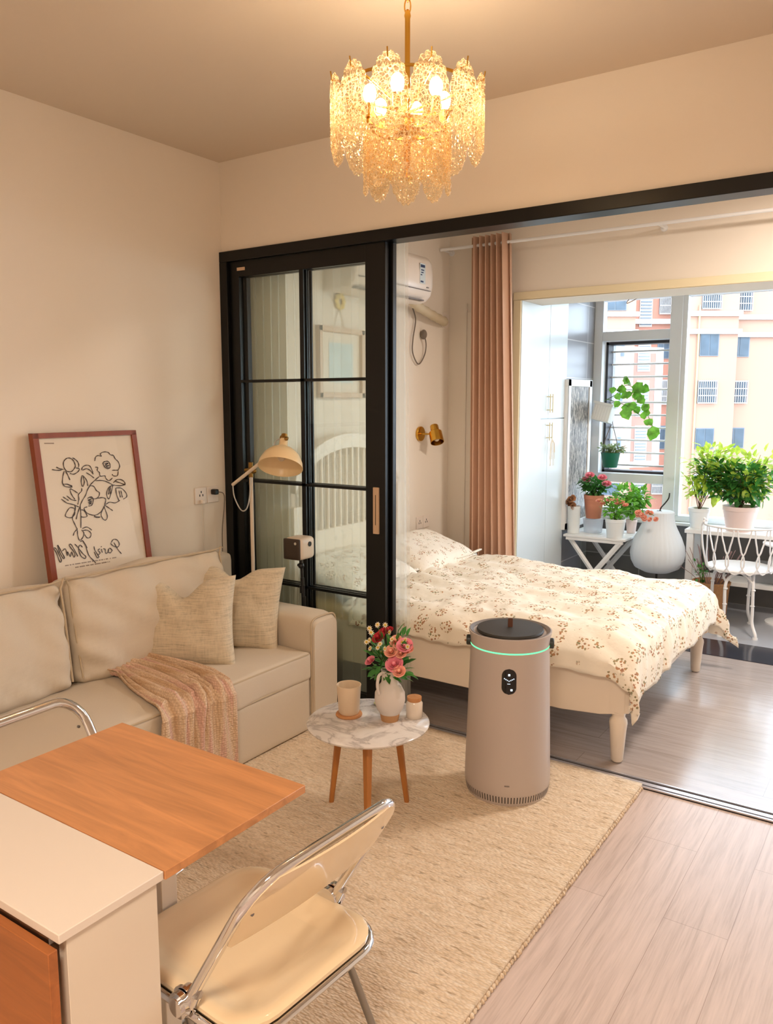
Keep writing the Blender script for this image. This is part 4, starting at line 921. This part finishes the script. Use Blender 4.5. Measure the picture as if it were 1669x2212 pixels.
for st in STROKES:
    if len(st) == 2: st = [st[0], ((st[0][0]+st[1][0])/2, (st[0][1]+st[1][1])/2), st[1]]
    P = spline([Vector(pw(y, z, .0022)) for y, z in st], 3)
    b.tube(P, [.0021*(.7+.5*sin(i*.9)**2) for i in range(len(P))], 5)
b.build('ink_drawing', INK, pp_, smooth=True)
b = M(); random.seed(9)
for (ya, za), (yb, zb), n_ in (((2.086, .884), (2.361, .878), 60), ((2.134, .868), (2.319, .864), 40), ((2.06, 1.424), (2.112, 1.422), 12)):
    for k in range(n_):
        if random.random() < .13: continue
        y = lerp(ya, yb, k/n_); z = lerp(za, zb, k/n_); pbox(b, y, y+(yb-ya)/n_*.7, z-.0025, z+.0025, .0, .0008)
b.build('small_print', INK2, pp_)
b = M(); pbox(b, PY0+fw, PY1-fw, PZ0+fw, PZ1-fw*.8, .0055, .0070); b.build('glazing', glass('poster_glazing', (1, 1, 1), 1.35), ps)
# wall sockets in the living room corner with plug and cord
ws = thing('wall_socket', 'white double wall socket with a black plug by the sliding door', 'wall socket', (XL, 3.05, 1.10))
for y0 in (2.965, 3.052): box(XL, XL+.009, y0, y0+.084, 1.055, 1.145).build('face_plate', ACW, ws, bevel=.003)
b = M()
for y in (3.007,):
    for dy, dz in ((-.011, .012), (.011, .012), (0, .03), (-.008, -.02), (.008, -.02)): b.box(XL+.009, XL+.010, y+dy-.003, y+dy+.003, 1.09+dz-.006, 1.09+dz+.006)
b.build('pin_holes', BLACKP, ws)
pg = thing('power_plug', 'black plug and its cord running down behind the sofa', 'plug', (XL, 3.09, 1.115))
box(XL+.009, XL+.045, 3.075, 3.105, 1.10, 1.13).build('plug_head', BLACKP, pg, bevel=.006)
M().tube(spline([(XL+.045, 3.10, 1.115), (XL+.06, 3.125, 1.10), (XL+.05, 3.135, 1.03), (XL+.03, 3.135, .90), (XL+.03, 3.13, .72), (XL+.04, 3.10, .55)]), .003, 6).build('cord', GREYC, pg, smooth=True)
pg = thing('power_plug', 'white plug and thin cord below the left half of the double socket', 'plug', (XL, 3.0, 1.065))
box(XL+.009, XL+.03, 2.995, 3.018, 1.056, 1.078).build('plug_head', ACW, pg, bevel=.004)
M().tube(spline([(XL+.02, 3.006, 1.056), (XL+.015, 3.008, .95), (XL+.015, 3.012, .8), (XL+.02, 3.01, .62)]), .0025, 6).build('cord', WCORD, pg, smooth=True)
# arm lamp
fl = thing('floor_lamp', 'cream arm floor lamp with brass joints behind the sofa corner', 'floor lamp', (-2.978, 3.125, 0))
LW = mat('lamp_cream_metal', (240, 222, 200), .35)
M().lathe([(.065, 0), (.065, .012), (.02, .02)], (-2.978, 3.125, 0), 28).build('base', LW, fl, smooth=True)
M().cyl((-2.978, 3.125, .015), (-2.978, 3.125, 1.22), .010, n=14).build('pole', LW, fl, smooth=True)
b = M(); b.cyl((-2.978, 3.125, 1.205), (-2.978, 3.125, 1.285), .013, n=12); b.cyl((-2.985, 3.09, 1.245), (-2.925, 3.10, 1.245), .011, n=12); b.ell((-2.925, 3.09, 1.243), (.018, .014, .014), 10, 6); b.build('pole_joint', mat('aged_brass', (150, 116, 62), .3, metal=1), fl, smooth=True)
A_, B_ = on_y(492, 1050, 2.99), on_y(622, 952, 3.02); A_ = Vector((-3.06, 3.07, 1.165)); 
M().cyl(tuple(A_), (-2.70, 3.02, 1.365), .009, n=12).build('arm', LW, fl, smooth=True)
ax = Vector((.22, -.44, -.82)).normalized(); apex = on_y(613, 950, 2.98)
sh_ = M(); sh_.x = Matrix.Translation(apex) @ ax.to_track_quat('Z', 'Y').to_matrix().to_4x4()
sh_.lathe([(.0, .0), (.020, .0), (.022, .035), (.030, .043), (.060, .060), (.088, .088), (.104, .122), (.109, .150), (.1065, .150), (.101, .122), (.085, .09), (.058, .064), (.02, .05), (0, .05)], (0, 0, 0), 44, cap=False)
sh_.build('lamp_shade', CREAME, fl, smooth=True)
b = M(); b.x = sh_.x; b.ell((0, 0, .085), (.024, .024, .032), 14, 8); b.build('bulb', LAMPIN, fl, smooth=True)
b = M(); b.cyl(tuple(apex+Vector((-.018, 0, .012))), tuple(apex+Vector((.022, 0, .006))), .010, n=12); b.cyl(tuple(apex-ax*.0), tuple(apex-ax*.028), .016, n=14); b.ell(tuple(apex+Vector((.024, -.01, .006))), .010, 8, 6); b.build('shade_joint', mat('aged_brass_2', (150, 116, 62), .3, metal=1), fl, smooth=True)
b = M(); b.tube(spline([tuple(apex+Vector((0, 0, .01))), tuple(apex+Vector((-.05, 0, -.005))), tuple(apex+Vector((-.072, 0, -.045)))]), .0035, 6)
b.build('shade_cord', mat('lamp_cord', (196, 192, 186), .5), fl, smooth=True); b = M(); b.tube(spline([tuple(A_), (-3.04, 3.06, 1.10), (-2.995, 3.06, 1.035), (-2.965, 3.07, 1.04), (-2.95, 3.08, 1.10), (-2.945, 3.09, 1.21)]), .0035, 6); b.build('hanging_cord', mat('lamp_cord_2', (196, 192, 186), .5), fl, smooth=True)
# projector stand
pj_ = thing('projector_stand', 'black floor pole with ball head behind the sofa armrest', 'stand', (-2.625, 3.125, 0))
b = M(); b.cyl((-2.625, 3.125, .01), (-2.625, 3.125, .60), .012, n=12); b.cyl((-2.625, 3.125, .55), (-2.633, 3.125, .70), .010, n=12); b.cyl((-2.633, 3.125, .62), (-2.633, 3.125, .66), .014, n=12); b.cyl((-2.633, 3.125, .70), (-2.635, 3.125, .77), .008, n=10); b.build('pole', BLACKP, pj_, smooth=True)
b = M(); b.ell((-2.635, 3.12, .765), .017, 12, 8); b.cyl((-2.655, 3.12, .765), (-2.62, 3.12, .765), .008, n=10); b.cyl((-2.635, 3.12, .775), (-2.635, 3.12, .803), .010, n=12); b.build('ball_head', BLACKP, pj_, smooth=True)
M().lathe([(.075, 0), (.075, .01), (.02, .018)], (-2.625, 3.125, 0), 24).build('base', BLACKP, pj_, smooth=True)
pr = thing('projector', 'small cream projector with a brown front on the black stand', 'projector', (-2.635, 3.11, .803), radians(2))
b = M(); b.rbox((0, 0, .058), (.056, .064, .058), .024, 10); b.build('housing', mat('projector_cream', (236, 218, 198), .4), pr, smooth=True, world=False)
b = M(); b.rbox((0, -.062, .058), (.052, .008, .054), .0075, 8); b.build('front_panel', mat('projector_brown', (58, 45, 34), .4), pr, smooth=True, world=False)
b = M(); b.cyl((.055, .012, .080), (.059, .012, .080), .013, n=20); b.build('focus_dial', BLACKP, pr, smooth=True, world=False)
b = M(); b.cyl((.028, -.072, .090), (.028, -.069, .090), .007, n=14); b.build('sensor', mat('pale_lens', (200, 196, 180), .3), pr, smooth=True, world=False)
# ------------------------------------------------------------------ round table and what stands on it
TX, TY, TZ = -1.681, 2.371, .40
st = thing('side_table', 'round marble topped side table on three tapered wooden legs', 'side table', (TX, TY, 0))
M().lathe([(.001, TZ-.016), (.222, TZ-.016), (.232, TZ-.010), (.234, TZ-.004), (.230, TZ), (.001, TZ)], (TX, TY, 0), 64, cap=False).build('marble_top', MARBLE, st, smooth=True)
box(TX-.10, TX+.10, TY-.10, TY+.10, TZ-.035, TZ-.016).build('under_frame', LEGW, st)
fw_ = Vector((.559, -.829, 0)); rw_ = Vector((.829, .559, 0))
for an in (0, 2*pi/3, -2*pi/3):
    d_ = fw_*cos(an)+rw_*sin(an); f_ = Vector((TX, TY, 0))+d_*.175; t_ = Vector((TX, TY, TZ-.02))+d_*.125
    b = M(); b.tube([tuple(f_+Vector((0, 0, .016))), tuple(t_)], [.0125, .0200], 4, up=tuple(d_)); b.build('leg', LEGW, st, bevel=.004)
c_ = (-1.775, 2.375, TZ)
tag(M().lathe([(.001, 0), (.050, 0), (.052, .004), (.050, .009), (.001, .009)], c_, 32, cap=False).build('coaster', CORK, smooth=True), 'round cork coaster under the cream cup', 'coaster')
c_ = (-1.775, 2.375, TZ+.0095)
tag(M().lathe([(.001, .0), (.036, 0), (.040, .006), (.047, .108), (.048, .114), (.045, .114), (.0435, .105), (.037, .012), (.001, .010)], c_, 40, cap=False).build('cup', CERAM, smooth=True), 'plain cream ceramic cup on a cork coaster', 'cup')
VX, VY = -1.618, 2.425
vs_ = thing('vase', 'white bulbous vase with a raw clay foot holding the bouquet', 'vase', (VX, VY, TZ))
M().lathe([(.028, 0), (.033, 0), (.038, .028), (.001, .028)], (VX, VY, TZ), 36, cap=False).build('clay_foot', VASEB, vs_, smooth=True)
M().lathe([(.038, .028), (.050, .048), (.0585, .078), (.057, .108), (.044, .134), (.033, .148), (.031, .165), (.033, .190), (.035, .198), (.032, .198), (.029, .175), (.028, .15), (.001, .14)], (VX, VY, TZ), 44, cap=False).build('vase_body', VASEW, vs_, smooth=True)
M().tube(spline([(VX-.012, VY-.030, TZ+.192), (VX-.015, VY-.052, TZ+.185), (VX-.016, VY-.060, TZ+.15), (VX-.014, VY-.052, TZ+.115)]), .006, 8).build('vase_handle', VASEW, vs_, smooth=True)
bq = thing('flower_bouquet', 'mixed bouquet of pink roses, peach carnations and small white daisies', 'flowers', (VX, VY, TZ+.19))
F0 = Vector((VX, VY, TZ+.19)); b = M(); random.seed(21)
heads = []
def hp_(px, py, dep=0):   # heads arranged in a fan above the vase mouth
    q = on_y(px, py, VY+dep); return q
roses = [(852, 1436, .033, PINK, 'rose_bloom', -.05), (862, 1451, .024, PEACH, 'rose_bloom', -.06), (845, 1408, .026, PEACH, 'carnation_bloom', -.04), (874, 1395, .030, PINK, 'rose_bloom', -.02), (855, 1385, .024, PEACH, 'carnation_bloom', -.01), (880, 1402, .022, PEACH, 'carnation_bloom', .0), (800, 1428, .022, PINK, 'rose_bloom', -.01), (818, 1378, .026, RED, 'carnation_bloom', -.02), (828, 1366, .022, RED, 'carnation_bloom', .02), (840, 1362, .018, RED, 'carnation_bloom', .03), (866, 1412, .022, PEACH, 'carnation_bloom', -.03)]
for k, (px, py, r_, m_, nm, dp) in enumerate(roses):
    q = hp_(px, py, dp); c = M(); rose(c, q, r_, 100+k, ((q.x-VX)*3, (q.y-VY)*3-.5, .7)); c.build(nm, m_, bq, smooth=True)
    b.tube(spline([tuple(F0-Vector((0, 0, .08))), tuple(F0), tuple(F0.lerp(q, .6)+Vector((0, 0, -.01))), tuple(q)], 4), .0022, 5)
for k in range(26):
    px, py = random.choice([(805, 1365), (825, 1358), (845, 1372), (796, 1390), (812, 1395), (838, 1392), (870, 1380), (880, 1388), (830, 1410), (804, 1408)]); px += rnd(-10, 10); py += rnd(-10, 10)
    q = hp_(px, py, rnd(-.06, .04)); c = M(); nrm = Vector((rnd(-.5, .5), -1, rnd(.2, 1))).normalized(); c.x = Matrix.Translation(q) @ nrm.to_track_quat('Z', 'Y').to_matrix().to_4x4()
    for j in range(9):
        a = j*2*pi/9; c.add([(0, 0, 0), (.007*cos(a-.3), .007*sin(a-.3), .002), (.0125*cos(a), .0125*sin(a), .001), (.007*cos(a+.3), .007*sin(a+.3), .002)], [(0, 1, 2, 3)])
    dz = c.build('daisy_bloom', DAISY, bq); e = M(); e.x = c.x; e.ell((0, 0, .002), (.0045, .0045, .003), 8, 5); e.build('daisy_centre', YEL, dz, smooth=True)
    b.tube(spline([tuple(F0), tuple(F0.lerp(q, .5)), tuple(q)], 3), .0011, 4)
b.build('stems', STEMG, bq, smooth=True); lf = M()
for k in range(170):
    px, py = rnd(795, 882), rnd(1368, 1468); q = hp_(px, py, rnd(-.03, .05)); q = F0.lerp(q, rnd(.5, 1)); leaf(lf, q, q-F0+Vector((rnd(-.05, .05), rnd(-.05, .05), 0)), rnd(.028, .055), rnd(.014, .024))
leaf(lf, hp_(812, 1448, -.03), (-.6, -.3, -.5), .045, .022, up=(0, -1, .3)); leaf(lf, hp_(822, 1440, -.03), (-.5, -.3, -.8), .04, .02, up=(0, -1, .3))
lf.build('leaves', LEAFD, bq, smooth=True)
jr = thing('candle_jar', 'small glass candle jar with a cork lid on the marble table', 'jar', (-1.555, 2.50, TZ))
M().lathe([(.001, .0), (.030, 0), (.032, .004), (.032, .058), (.026, .066), (.001, .066)], (-1.555, 2.50, TZ), 32, cap=False).build('jar_body', mat('milky_wax_glass', (226, 212, 196), .15), jr, smooth=True)
M().lathe([(.001, .066), (.026, .066), (.028, .069), (.028, .082), (.001, .084)], (-1.555, 2.50, TZ), 32, cap=False).build('cork_lid', CORK, jr, smooth=True)
b = M(); b.x = Matrix.Translation((-1.70, 2.50, TZ+.006)) @ Matrix.Rotation(radians(-22), 4, 'Z'); b.cyl((-.06, 0, 0), (.07, 0, 0), .0055, n=10); b.cyl((.07, 0, 0), (.082, 0, 0), .0055, .001, n=10)
tag(b.build('pen', mat('pale_green_lacquer', (200, 204, 160), .35), smooth=True), 'pale green pen lying behind the vase on the marble table', 'pen')
# ------------------------------------------------------------------ purifier
PX, PY = -1.328, 2.861
pf = thing('air_purifier', 'tall tapered warm white air purifier with a green light ring', 'air purifier', (PX, PY, .014))
pz = .014
M().lathe([(.150, pz), (.160, pz+.004), (.166, pz+.022), (.172, pz+.058), (.1735, pz+.075), (.1725, pz+.12), (.157, .640)], (PX, PY, 0), 80, cap=False).build('body', PURI, pf, smooth=True)
M().lathe([(.1572, .640), (.1572, .646)], (PX, PY, 0), 80, cap=False).build('light_ring', emit('green_led', (.18, 1, .42), 1.5), pf, smooth=True)
M().lathe([(.157, .646), (.158, .668), (.165, .694), (.1655, .700), (.162, .701), (.150, .694), (.140, .690), (.001, .690)], (PX, PY, 0), 80, cap=False).build('top_rim', PURI, pf, smooth=True)
M().lathe([(.150, .6945), (.1615, .7015), (.159, .7025), (.146, .696)], (PX, PY, 0), 80, cap=False).build('top_vent_ring', PURIG, pf, smooth=True)
ld = M().lathe([(.001, .690), (.130, .690), (.134, .698), (.131, .7055), (.001, .708)], (PX, PY, 0), 80, cap=False).build('lid', DARKLID, pf, smooth=True)
b = M(); b.x = Matrix.Translation((PX, PY, .706)) @ Matrix.Rotation(YAW, 4, 'Z'); b.rbox((0, 0, .018), (.010, .0025, .020), .0022, 4); b.build('leather_tab', LEATHER, ld, smooth=True)
cd_ = Vector((-PX, -PY, 0)).normalized(); sd_ = Vector((-cd_.y, cd_.x, 0))
for s_ in (-1, 1):
    p0 = Vector((PX, PY, .648))+sd_*s_*.154; b = M(); b.cyl(tuple(p0), tuple(p0+sd_*s_*.020), .021, n=20); b.build('side_knob', DARKP, pf, smooth=True, bevel=.004)
ang = atan2(cd_.y, cd_.x)
def cyl_patch(b, a0, a1, z0, z1, off, shape=None, n=14):
    def R(z): return lerp(.1725, .157, (z-.134)/(.640-.134)) if z > .134 else lerp(.1735, .1725, (z-.089)/.045) if z > .089 else lerp(.166, .172, (z-.036)/.036)
    def fn(u, v):
        z = lerp(z0, z1, v); hw = 1
        if shape == 'pill':
            h = z1-z0; r_ = (a1-a0)*.16/2; d_ = min(z-z0, z1-z)
            hw = sqrt(max(0, 1-((r_-d_)/r_)**2)) if d_ < r_ else 1
        a = (a0+a1)/2+(u-.5)*(a1-a0)*hw; r = R(z)+off; return (PX+r*cos(a), PY+r*sin(a), z)
    b.grid(fn, n, 26 if shape else 4)
b = M(); cyl_patch(b, ang-.175, ang+.175, .484, .586, .0012, 'pill'); dp = b.build('display', mat('black_display', (6, 7, 12), .08), pf, smooth=True)
b = M(); ICON = emit('display_icons', (.75, .88, 1), 1.6)
for da, z in ((0, .562), (.06, .503)): cyl_patch(b, ang+da-.025, ang+da+.025, z-.004, z+.004, .002, n=4)
for k, da in enumerate((-.11, -.075, -.04, 0, .04, .075, .11)): cyl_patch(b, ang+da-.011, ang+da+.011, .538+.003*abs(k-3)-.002, .538+.003*abs(k-3)+.002, .002, n=3)
cyl_patch(b, ang-.04, ang+.03, .526, .528, .002, n=6); b.build('display_icons', ICON, dp)
b = M()
for k in range(9): cyl_patch(b, ang-.055+k*.0128, ang-.055+k*.0128+.009, .112, .118, .0012, n=3)
b.build('small_letters', PURIG, pf)
b = M()
for k in range(64): a = ang-2.2+k*4.4/63; cyl_patch(b, a-.010, a+.010, .040, .068, .0010, n=3)
b.build('air_slots', mat('dark_slot', (40, 34, 32), .8), pf)
b = M(); b.tube(spline([(PX-.15, PY+.02, .03), (-1.56, 2.84, .022), (-1.66, 2.83, .020), (-1.72, 2.76, .020), (-1.80, 2.72, .020), (-1.95, 2.78, .020), (-2.2, 2.9, .020)]), .004, 6)
b.build('power_cord', WCORD, pf, smooth=True)
# ------------------------------------------------------------------ gate-leg desk
dk = thing('gateleg_desk', 'white gateleg desk with a wooden leaf raised and another hanging', 'desk', (-1.41, .79, 0))
DX0, DX1 = -1.735, -1.095
box(DX0, DX1, .683, .897, .735, .752).build('centre_top', WTOP, dk, bevel=.0015)
b = box(DX0+.01, DX0+.028, .70, .885, 0, .735); b.box(DX1-.028, DX1-.006, .70, .885, 0, .735); b.box(DX0+.028, DX1-.028, .78, .80, .05, .735); b.build('cabinet_body', CREAMC, dk, bevel=.001)
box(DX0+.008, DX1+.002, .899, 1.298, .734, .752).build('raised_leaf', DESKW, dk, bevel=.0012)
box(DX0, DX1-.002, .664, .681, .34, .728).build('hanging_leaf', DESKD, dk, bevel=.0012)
b = box(-1.385, -1.335, 1.085, 1.13, 0, .733); b.box(-1.372, -1.348, .885, 1.085, .67, .73); b.build('gate_leg', CREAMC, dk, bevel=.002)
box(DX0+.05, DX1-.03, .684, .700, .722, .734).build('hinge_strip', SATIN, dk)
# ------------------------------------------------------------------ folding chairs
def plia(label, loc, rz, seatm, backm, group):
    # local frame: +X is the way the sitter faces, origin on the floor between the hinges
    ch = thing('folding_chair', label, 'chair', loc, rz, group=group); W = .205; HZ = .445
    def rr(px0, px1, w, r, z, n=7):
        P = []
        for cx, cy, a0 in ((px1-r, w-r, 0), (px0+r, w-r, pi/2), (px0+r, -w+r, pi), (px1-r, -w+r, 1.5*pi)):
            for k in range(n): a = a0+pi/2*k/(n-1); P.append((cx+r*cos(a), cy+r*sin(a), z))
        return P
    b = M(); P = rr(-.165, .255, .198, .080, 0)
    rings = []
    for k, (sc_, dz) in enumerate(((1, -.004), (1, .004), (.965, .008), (.86, .006), (.78, -.004), (.60, -.010), (.3, -.012), (.02, -.012))):
        rings.append([(.05+(x-.05)*sc_, y*sc_, HZ+.012+dz) for x, y, _ in P])
    vs = [p for r_ in rings for p in r_]; n_ = len(P)
    fs = [(i*n_+j, i*n_+(j+1) % n_, (i+1)*n_+(j+1) % n_, (i+1)*n_+j) for i in range(len(rings)-1) for j in range(n_)]+[tuple(range((len(rings)-1)*n_, len(rings)*n_))]
    low = [(x, y, HZ+.002) for x, y, _ in P]; b.add(vs, fs); b.add(low, [tuple(range(n_))])
    b.build('seat', seatm, ch, smooth=True, world=False)
    b = M(); b.tube([(x*1.0, y*1.02, HZ-.004) for x, y, _ in P], .009, 8, closed=True, flat=1.1); b.build('seat_frame', CHROME, ch, smooth=True, world=False)
    lean = lambda z: -(z-HZ)*.62
    b = M(); r = .075; zt = .776; U = [(0, -W, HZ), (lean(.55), -W, .55), (lean(.66), -W, .66)]
    for k in range(8): a = pi*k/14; zz = zt-r+r*sin(a); U.append((lean(zz), -W+r-r*cos(a), zz))
    V = [(x, -y, z) for x, y, z in U[::-1]]; b.tube(U+V, .0105, 12, flat=1.35)
    b.build('back_frame', CHROME, ch, smooth=True, world=False)
    b = M(); z0b, z1b = .612, .772
    def bp(u, v, off):
        z = lerp(z0b, z1b, v); w_ = W-.001
        if z > zt-r: w_ = W-.001-(r-sqrt(max(0, r*r-(z-(zt-r))**2)))*.95
        if v < .18: w_ -= .018*(1-v/.18)**2
        yy = (2*u-1)*w_; return (lean(z)-.010-.012*(1-(2*u-1)**2)*1.0+off, yy, z)
    b.grid(lambda u, v: bp(u, v, .003), 22, 14); b.grid(lambda u, v: bp(u, v, -.003), 22, 14)
    ed = []
    for vs_e, arr in (('', [(u/21, 0) for u in range(22)]), ('', [(1, v/13) for v in range(14)]), ('', [(1-u/21, 1) for u in range(22)]), ('', [(0, 1-v/13) for v in range(14)])): ed += arr
    m_ = len(ed); b.add([bp(u, v, .003) for u, v in ed]+[bp(u, v, -.003) for u, v in ed], [(i, (i+1) % m_, m_+(i+1) % m_, m_+i) for i in range(m_)])
    b.build('backrest', backm, ch, smooth=True, world=False)
    for s_ in (-1, 1):
        b = M()
        for k, (r_, x0, x1) in enumerate(((.025, -.004, .010), (.030, .012, .018), (.025, .020, .032), (.018, .032, .038))): b.cyl((-.006, s_*(W-.012+x0), HZ+.020), (-.006, s_*(W-.012+x1), HZ+.020), r_, n=24)
        b.cyl((lean(.55)*.35, s_*W, HZ+.02), (lean(.55)*.6, s_*W, HZ+.05), .012, n=12)
        b.build('hinge_disc', CHROME, ch, smooth=True, world=False)
        for z, x in ((.70, 0),):
            b = M(); b.cyl((lean(z)-.011, s_*(W-.022), z), (lean(z)-.016, s_*(W-.022), z), .004, n=10); b.build('screw', SATIN, ch, smooth=True, world=False)
    for s_ in (-1, 1):
        b = M(); b.tube([(0, s_*(W-.005), HZ-.01), (-.24, s_*(W-.005), .013)], .012, 8, flat=.5, up=(1, 0, 0)); b.build('rear_leg', SATIN, ch, smooth=True, world=False)
        b = M(); b.tube([(-.02, s_*(W-.03), HZ-.01), (.26, s_*(W-.03), .013)], .012, 8, flat=.5, up=(1, 0, 0)); b.build('front_leg', SATIN, ch, smooth=True, world=False)
    b = M(); b.cyl((-.232, -W+.005, .028), (-.232, W-.005, .028), .009, n=10); b.build('stretcher', SATIN, ch, smooth=True, world=False)
    b = M(); b.cyl((.25, -W+.03, .028), (.25, W-.03, .028), .009, n=10); b.build('stretcher', SATIN, ch, smooth=True, world=False)
    return ch
FZ = .0155
plia('cream plastic folding chair with chrome frame at the end of the desk', (-1.072, 1.130, FZ), pi-.07, CREAMP, CREAMP, 'folding chairs')
plia('clear acrylic folding chair with chrome frame between desk and sofa', (-1.70, 1.09, FZ), .03, ACRYL, ACRYL, 'folding chairs')
# ------------------------------------------------------------------ chandelier
CX, CY = -1.36, 2.13
cl = thing('chandelier', 'brass chandelier with two tiers of embossed amber glass plates', 'chandelier', (CX, CY, HC))
def chain(z0, n_):
    b = M()
    for k in range(n_):
        zc = z0-k*.034; a = (k % 2)*pi/2+.5; P = []
        for j in range(16):
            q = 2*pi*j/16; r_ = .009*cos(q); P.append((CX+r_*cos(a), CY+r_*sin(a), zc+.022*sin(q)))
        b.tube(P, .0022, 6, closed=True)
    return b
M().lathe([(.055, HC), (.055, HC-.012), (.02, HC-.025), (.006, HC-.03)], (CX, CY, 0), 28).build('ceiling_cup', BRASS, cl, smooth=True)
chain(HC-.048, 3).build('chain', BRASS, cl, smooth=True)
M().lathe([(.004, 2.745), (.008, 2.738), (.010, 2.728), (.008, 2.72), (.008, 2.46), (.012, 2.45), (.03, 2.44), (.03, 2.40), (.012, 2.39), (.008, 2.28), (.02, 2.27), (.001, 2.26)], (CX, CY, 0), 20).build('stem', BRASS, cl, smooth=True)
def gl_plate():
    t = NT('embossed_amber_glass'); v = t.coord(); vo = t.voro(v, 80, 'DISTANCE_TO_EDGE', rand=.7)
    tr = t.node('ShaderNodeBsdfTransparent'); tr.inputs[0].default_value = (1, .93, .80, 1)
    tl = t.node('ShaderNodeBsdfTranslucent'); tl.inputs[0].default_value = (1, .84, .58, 1)
    gl = t.node('ShaderNodeBsdfGlossy'); gl.inputs[0].default_value = (1, .92, .78, 1); gl.inputs[1].default_value = .12
    bp_ = t.node('ShaderNodeBump'); bp_.inputs['Strength'].default_value = .8; bp_.inputs['Distance'].default_value = .006; t.link(vo, bp_.inputs['Height'])
    t.link(bp_.outputs[0], gl.inputs['Normal']); t.link(bp_.outputs[0], tl.inputs['Normal'])
    f = t.ramp(vo, [(.03, (.5, .5, .5)), (.10, (.03, .03, .03)), (.5, (.05, .05, .05))]); a = t.node('ShaderNodeMixShader'); t.link(f, a.inputs[0]); t.link(tr.outputs[0], a.inputs[1]); t.link(tl.outputs[0], a.inputs[2])
    c = t.node('ShaderNodeMixShader'); c.inputs[0].default_value = .10; t.link(a.outputs[0], c.inputs[1]); t.link(gl.outputs[0], c.inputs[2]); t.link(c.outputs[0], t.out.inputs[0]); return t.m
PLATE = gl_plate()
def plate(ang_, rad, zt, wd, ht, tilt=0):
    b = M(); n_ = 108; rings = [0, .18, .36, .52, .56, .60, .74, .86, .92, 1.0]
    er = Vector((cos(ang_), sin(ang_), 0)); et = Vector((-sin(ang_), cos(ang_), 0)); c0 = Vector((CX, CY, zt-ht/2))+er*rad
    def pt(k, j, s_):
        a = 2*pi*k/n_; q = rings[j]; sc_ = 1+(.075*abs(cos(a*9)) if q > .9 else .02*abs(cos(a*9)) if q > .85 else 0)
        x = wd/2*q*cos(a)*sc_; z = ht/2*q*sin(a)*sc_
        th_ = .004+(.004 if j in (3, 4) or j == 8 else 0)+.0015*sin(a*20)*(1 if j in (6, 7) else 0)
        if q == 1: th_ = .002
        bow = -.10*(x/wd*2)**2*wd*.5
        return tuple(c0+et*x+er*(bow+s_*th_)+Vector((0, 0, z)))
    for s_ in (-1, 1):
        vs = [pt(k, j, s_) for k in range(n_) for j in range(1, len(rings))]; m_ = len(rings)-1
        vs.append(pt(0, 0, s_)); fs = [(k*m_+j, ((k+1) % n_)*m_+j, ((k+1) % n_)*m_+j+1, k*m_+j+1) for k in range(n_) for j in range(m_-1)]
        fs += [(len(vs)-1, k*m_, ((k+1) % n_)*m_) for k in range(n_)]; b.add(vs, fs)
    e0 = [pt(k, len(rings)-1, 1) for k in range(n_)]; e1 = [pt(k, len(rings)-1, -1) for k in range(n_)]
    b.add(e0+e1, [(k, (k+1) % n_, n_+(k+1) % n_, n_+k) for k in range(n_)])
    o = b.build('glass_plate', PLATE, cl, smooth=True)
    h = M(); top = c0+Vector((0, 0, ht/2)); h.tube([tuple(top+er*(-.02)+Vector((0, 0, -.012))), tuple(top+er*.006+Vector((0, 0, -.012))), tuple(top+er*.010+Vector((0, 0, .012)))], .0022, 6); h.build('plate_hook', BRASS, o, smooth=True)
NT_, NB_ = 12, 8
for k in range(NT_): plate(2*pi*(k+.5)/NT_-pi/2+YAW, .222, 2.54, .108, .212)
for k in range(NB_): plate(2*pi*(k+.0)/NB_-pi/2+YAW, .125, 2.44, .100, .212)
b = M(); b.tube([(CX+.20*cos(2*pi*k/40), CY+.20*sin(2*pi*k/40), 2.515) for k in range(40)], .005, 6, closed=True); b.tube([(CX+.105*cos(2*pi*k/40), CY+.105*sin(2*pi*k/40), 2.415) for k in range(40)], .005, 6, closed=True)
for k in range(6):
    a = 2*pi*k/6+.4; b.tube([(CX, CY, 2.46), (CX+.2*cos(a), CY+.2*sin(a), 2.515)], .004, 6); b.tube([(CX, CY, 2.41), (CX+.105*cos(a), CY+.105*sin(a), 2.415)], .004, 6)
b.build('ring_frame', BRASS, cl, smooth=True)
BULB = emit('lit_bulb', (1.0, .80, .56), BULB_STR)
for k in range(6):
    a = 2*pi*k/6+.25+YAW; x, y = CX+.115*cos(a), CY+.115*sin(a)
    b = M(); b.tube(spline([(CX, CY, 2.43), (CX+.06*cos(a), CY+.06*sin(a), 2.405), (x, y, 2.42), (x, y, 2.44)]), .006, 8); b.cyl((x, y, 2.435), (x, y, 2.475), .014, n=14); so_ = b.build('bulb_holder', BRASS, cl, smooth=True)
    b = M(); b.ell((x, y, 2.502), (.020, .020, .027), 14, 10); b.build('bulb', BULB, so_, smooth=True)
# added fill lamps, out of view on both ceilings, to brighten the rooms
def fill_lamp(loc, watts, colr, label, r):
    o = thing('added_ceiling_lamp', label, 'added fill lamp', loc)
    M().lathe([(r+.02, 0), (r+.02, -.03), (r+.002, -.035), (r, -.02)], loc, 48, cap=False).build('fill_lamp_body', WHITEP, o, smooth=True)
    l = bpy.data.lights.new('fill_light', 'AREA'); l.shape = 'DISK'; l.size = 2*r; l.energy = watts; l.color = colr
    q = bpy.data.objects.new('fill_light', l); COL.objects.link(q); q.parent = o; q.location = (0, 0, -.036)
fill_lamp((-.1, -.5, HC), FILL_LIV, (1, .83, .66), 'added round white fill lamp, unseen at the near end of the living room ceiling', .30)
fill_lamp((-.2, 4.25, HC), FILL_BED, (1, .87, .76), 'added round white fill lamp, unseen in the middle of the bedroom ceiling', .22)
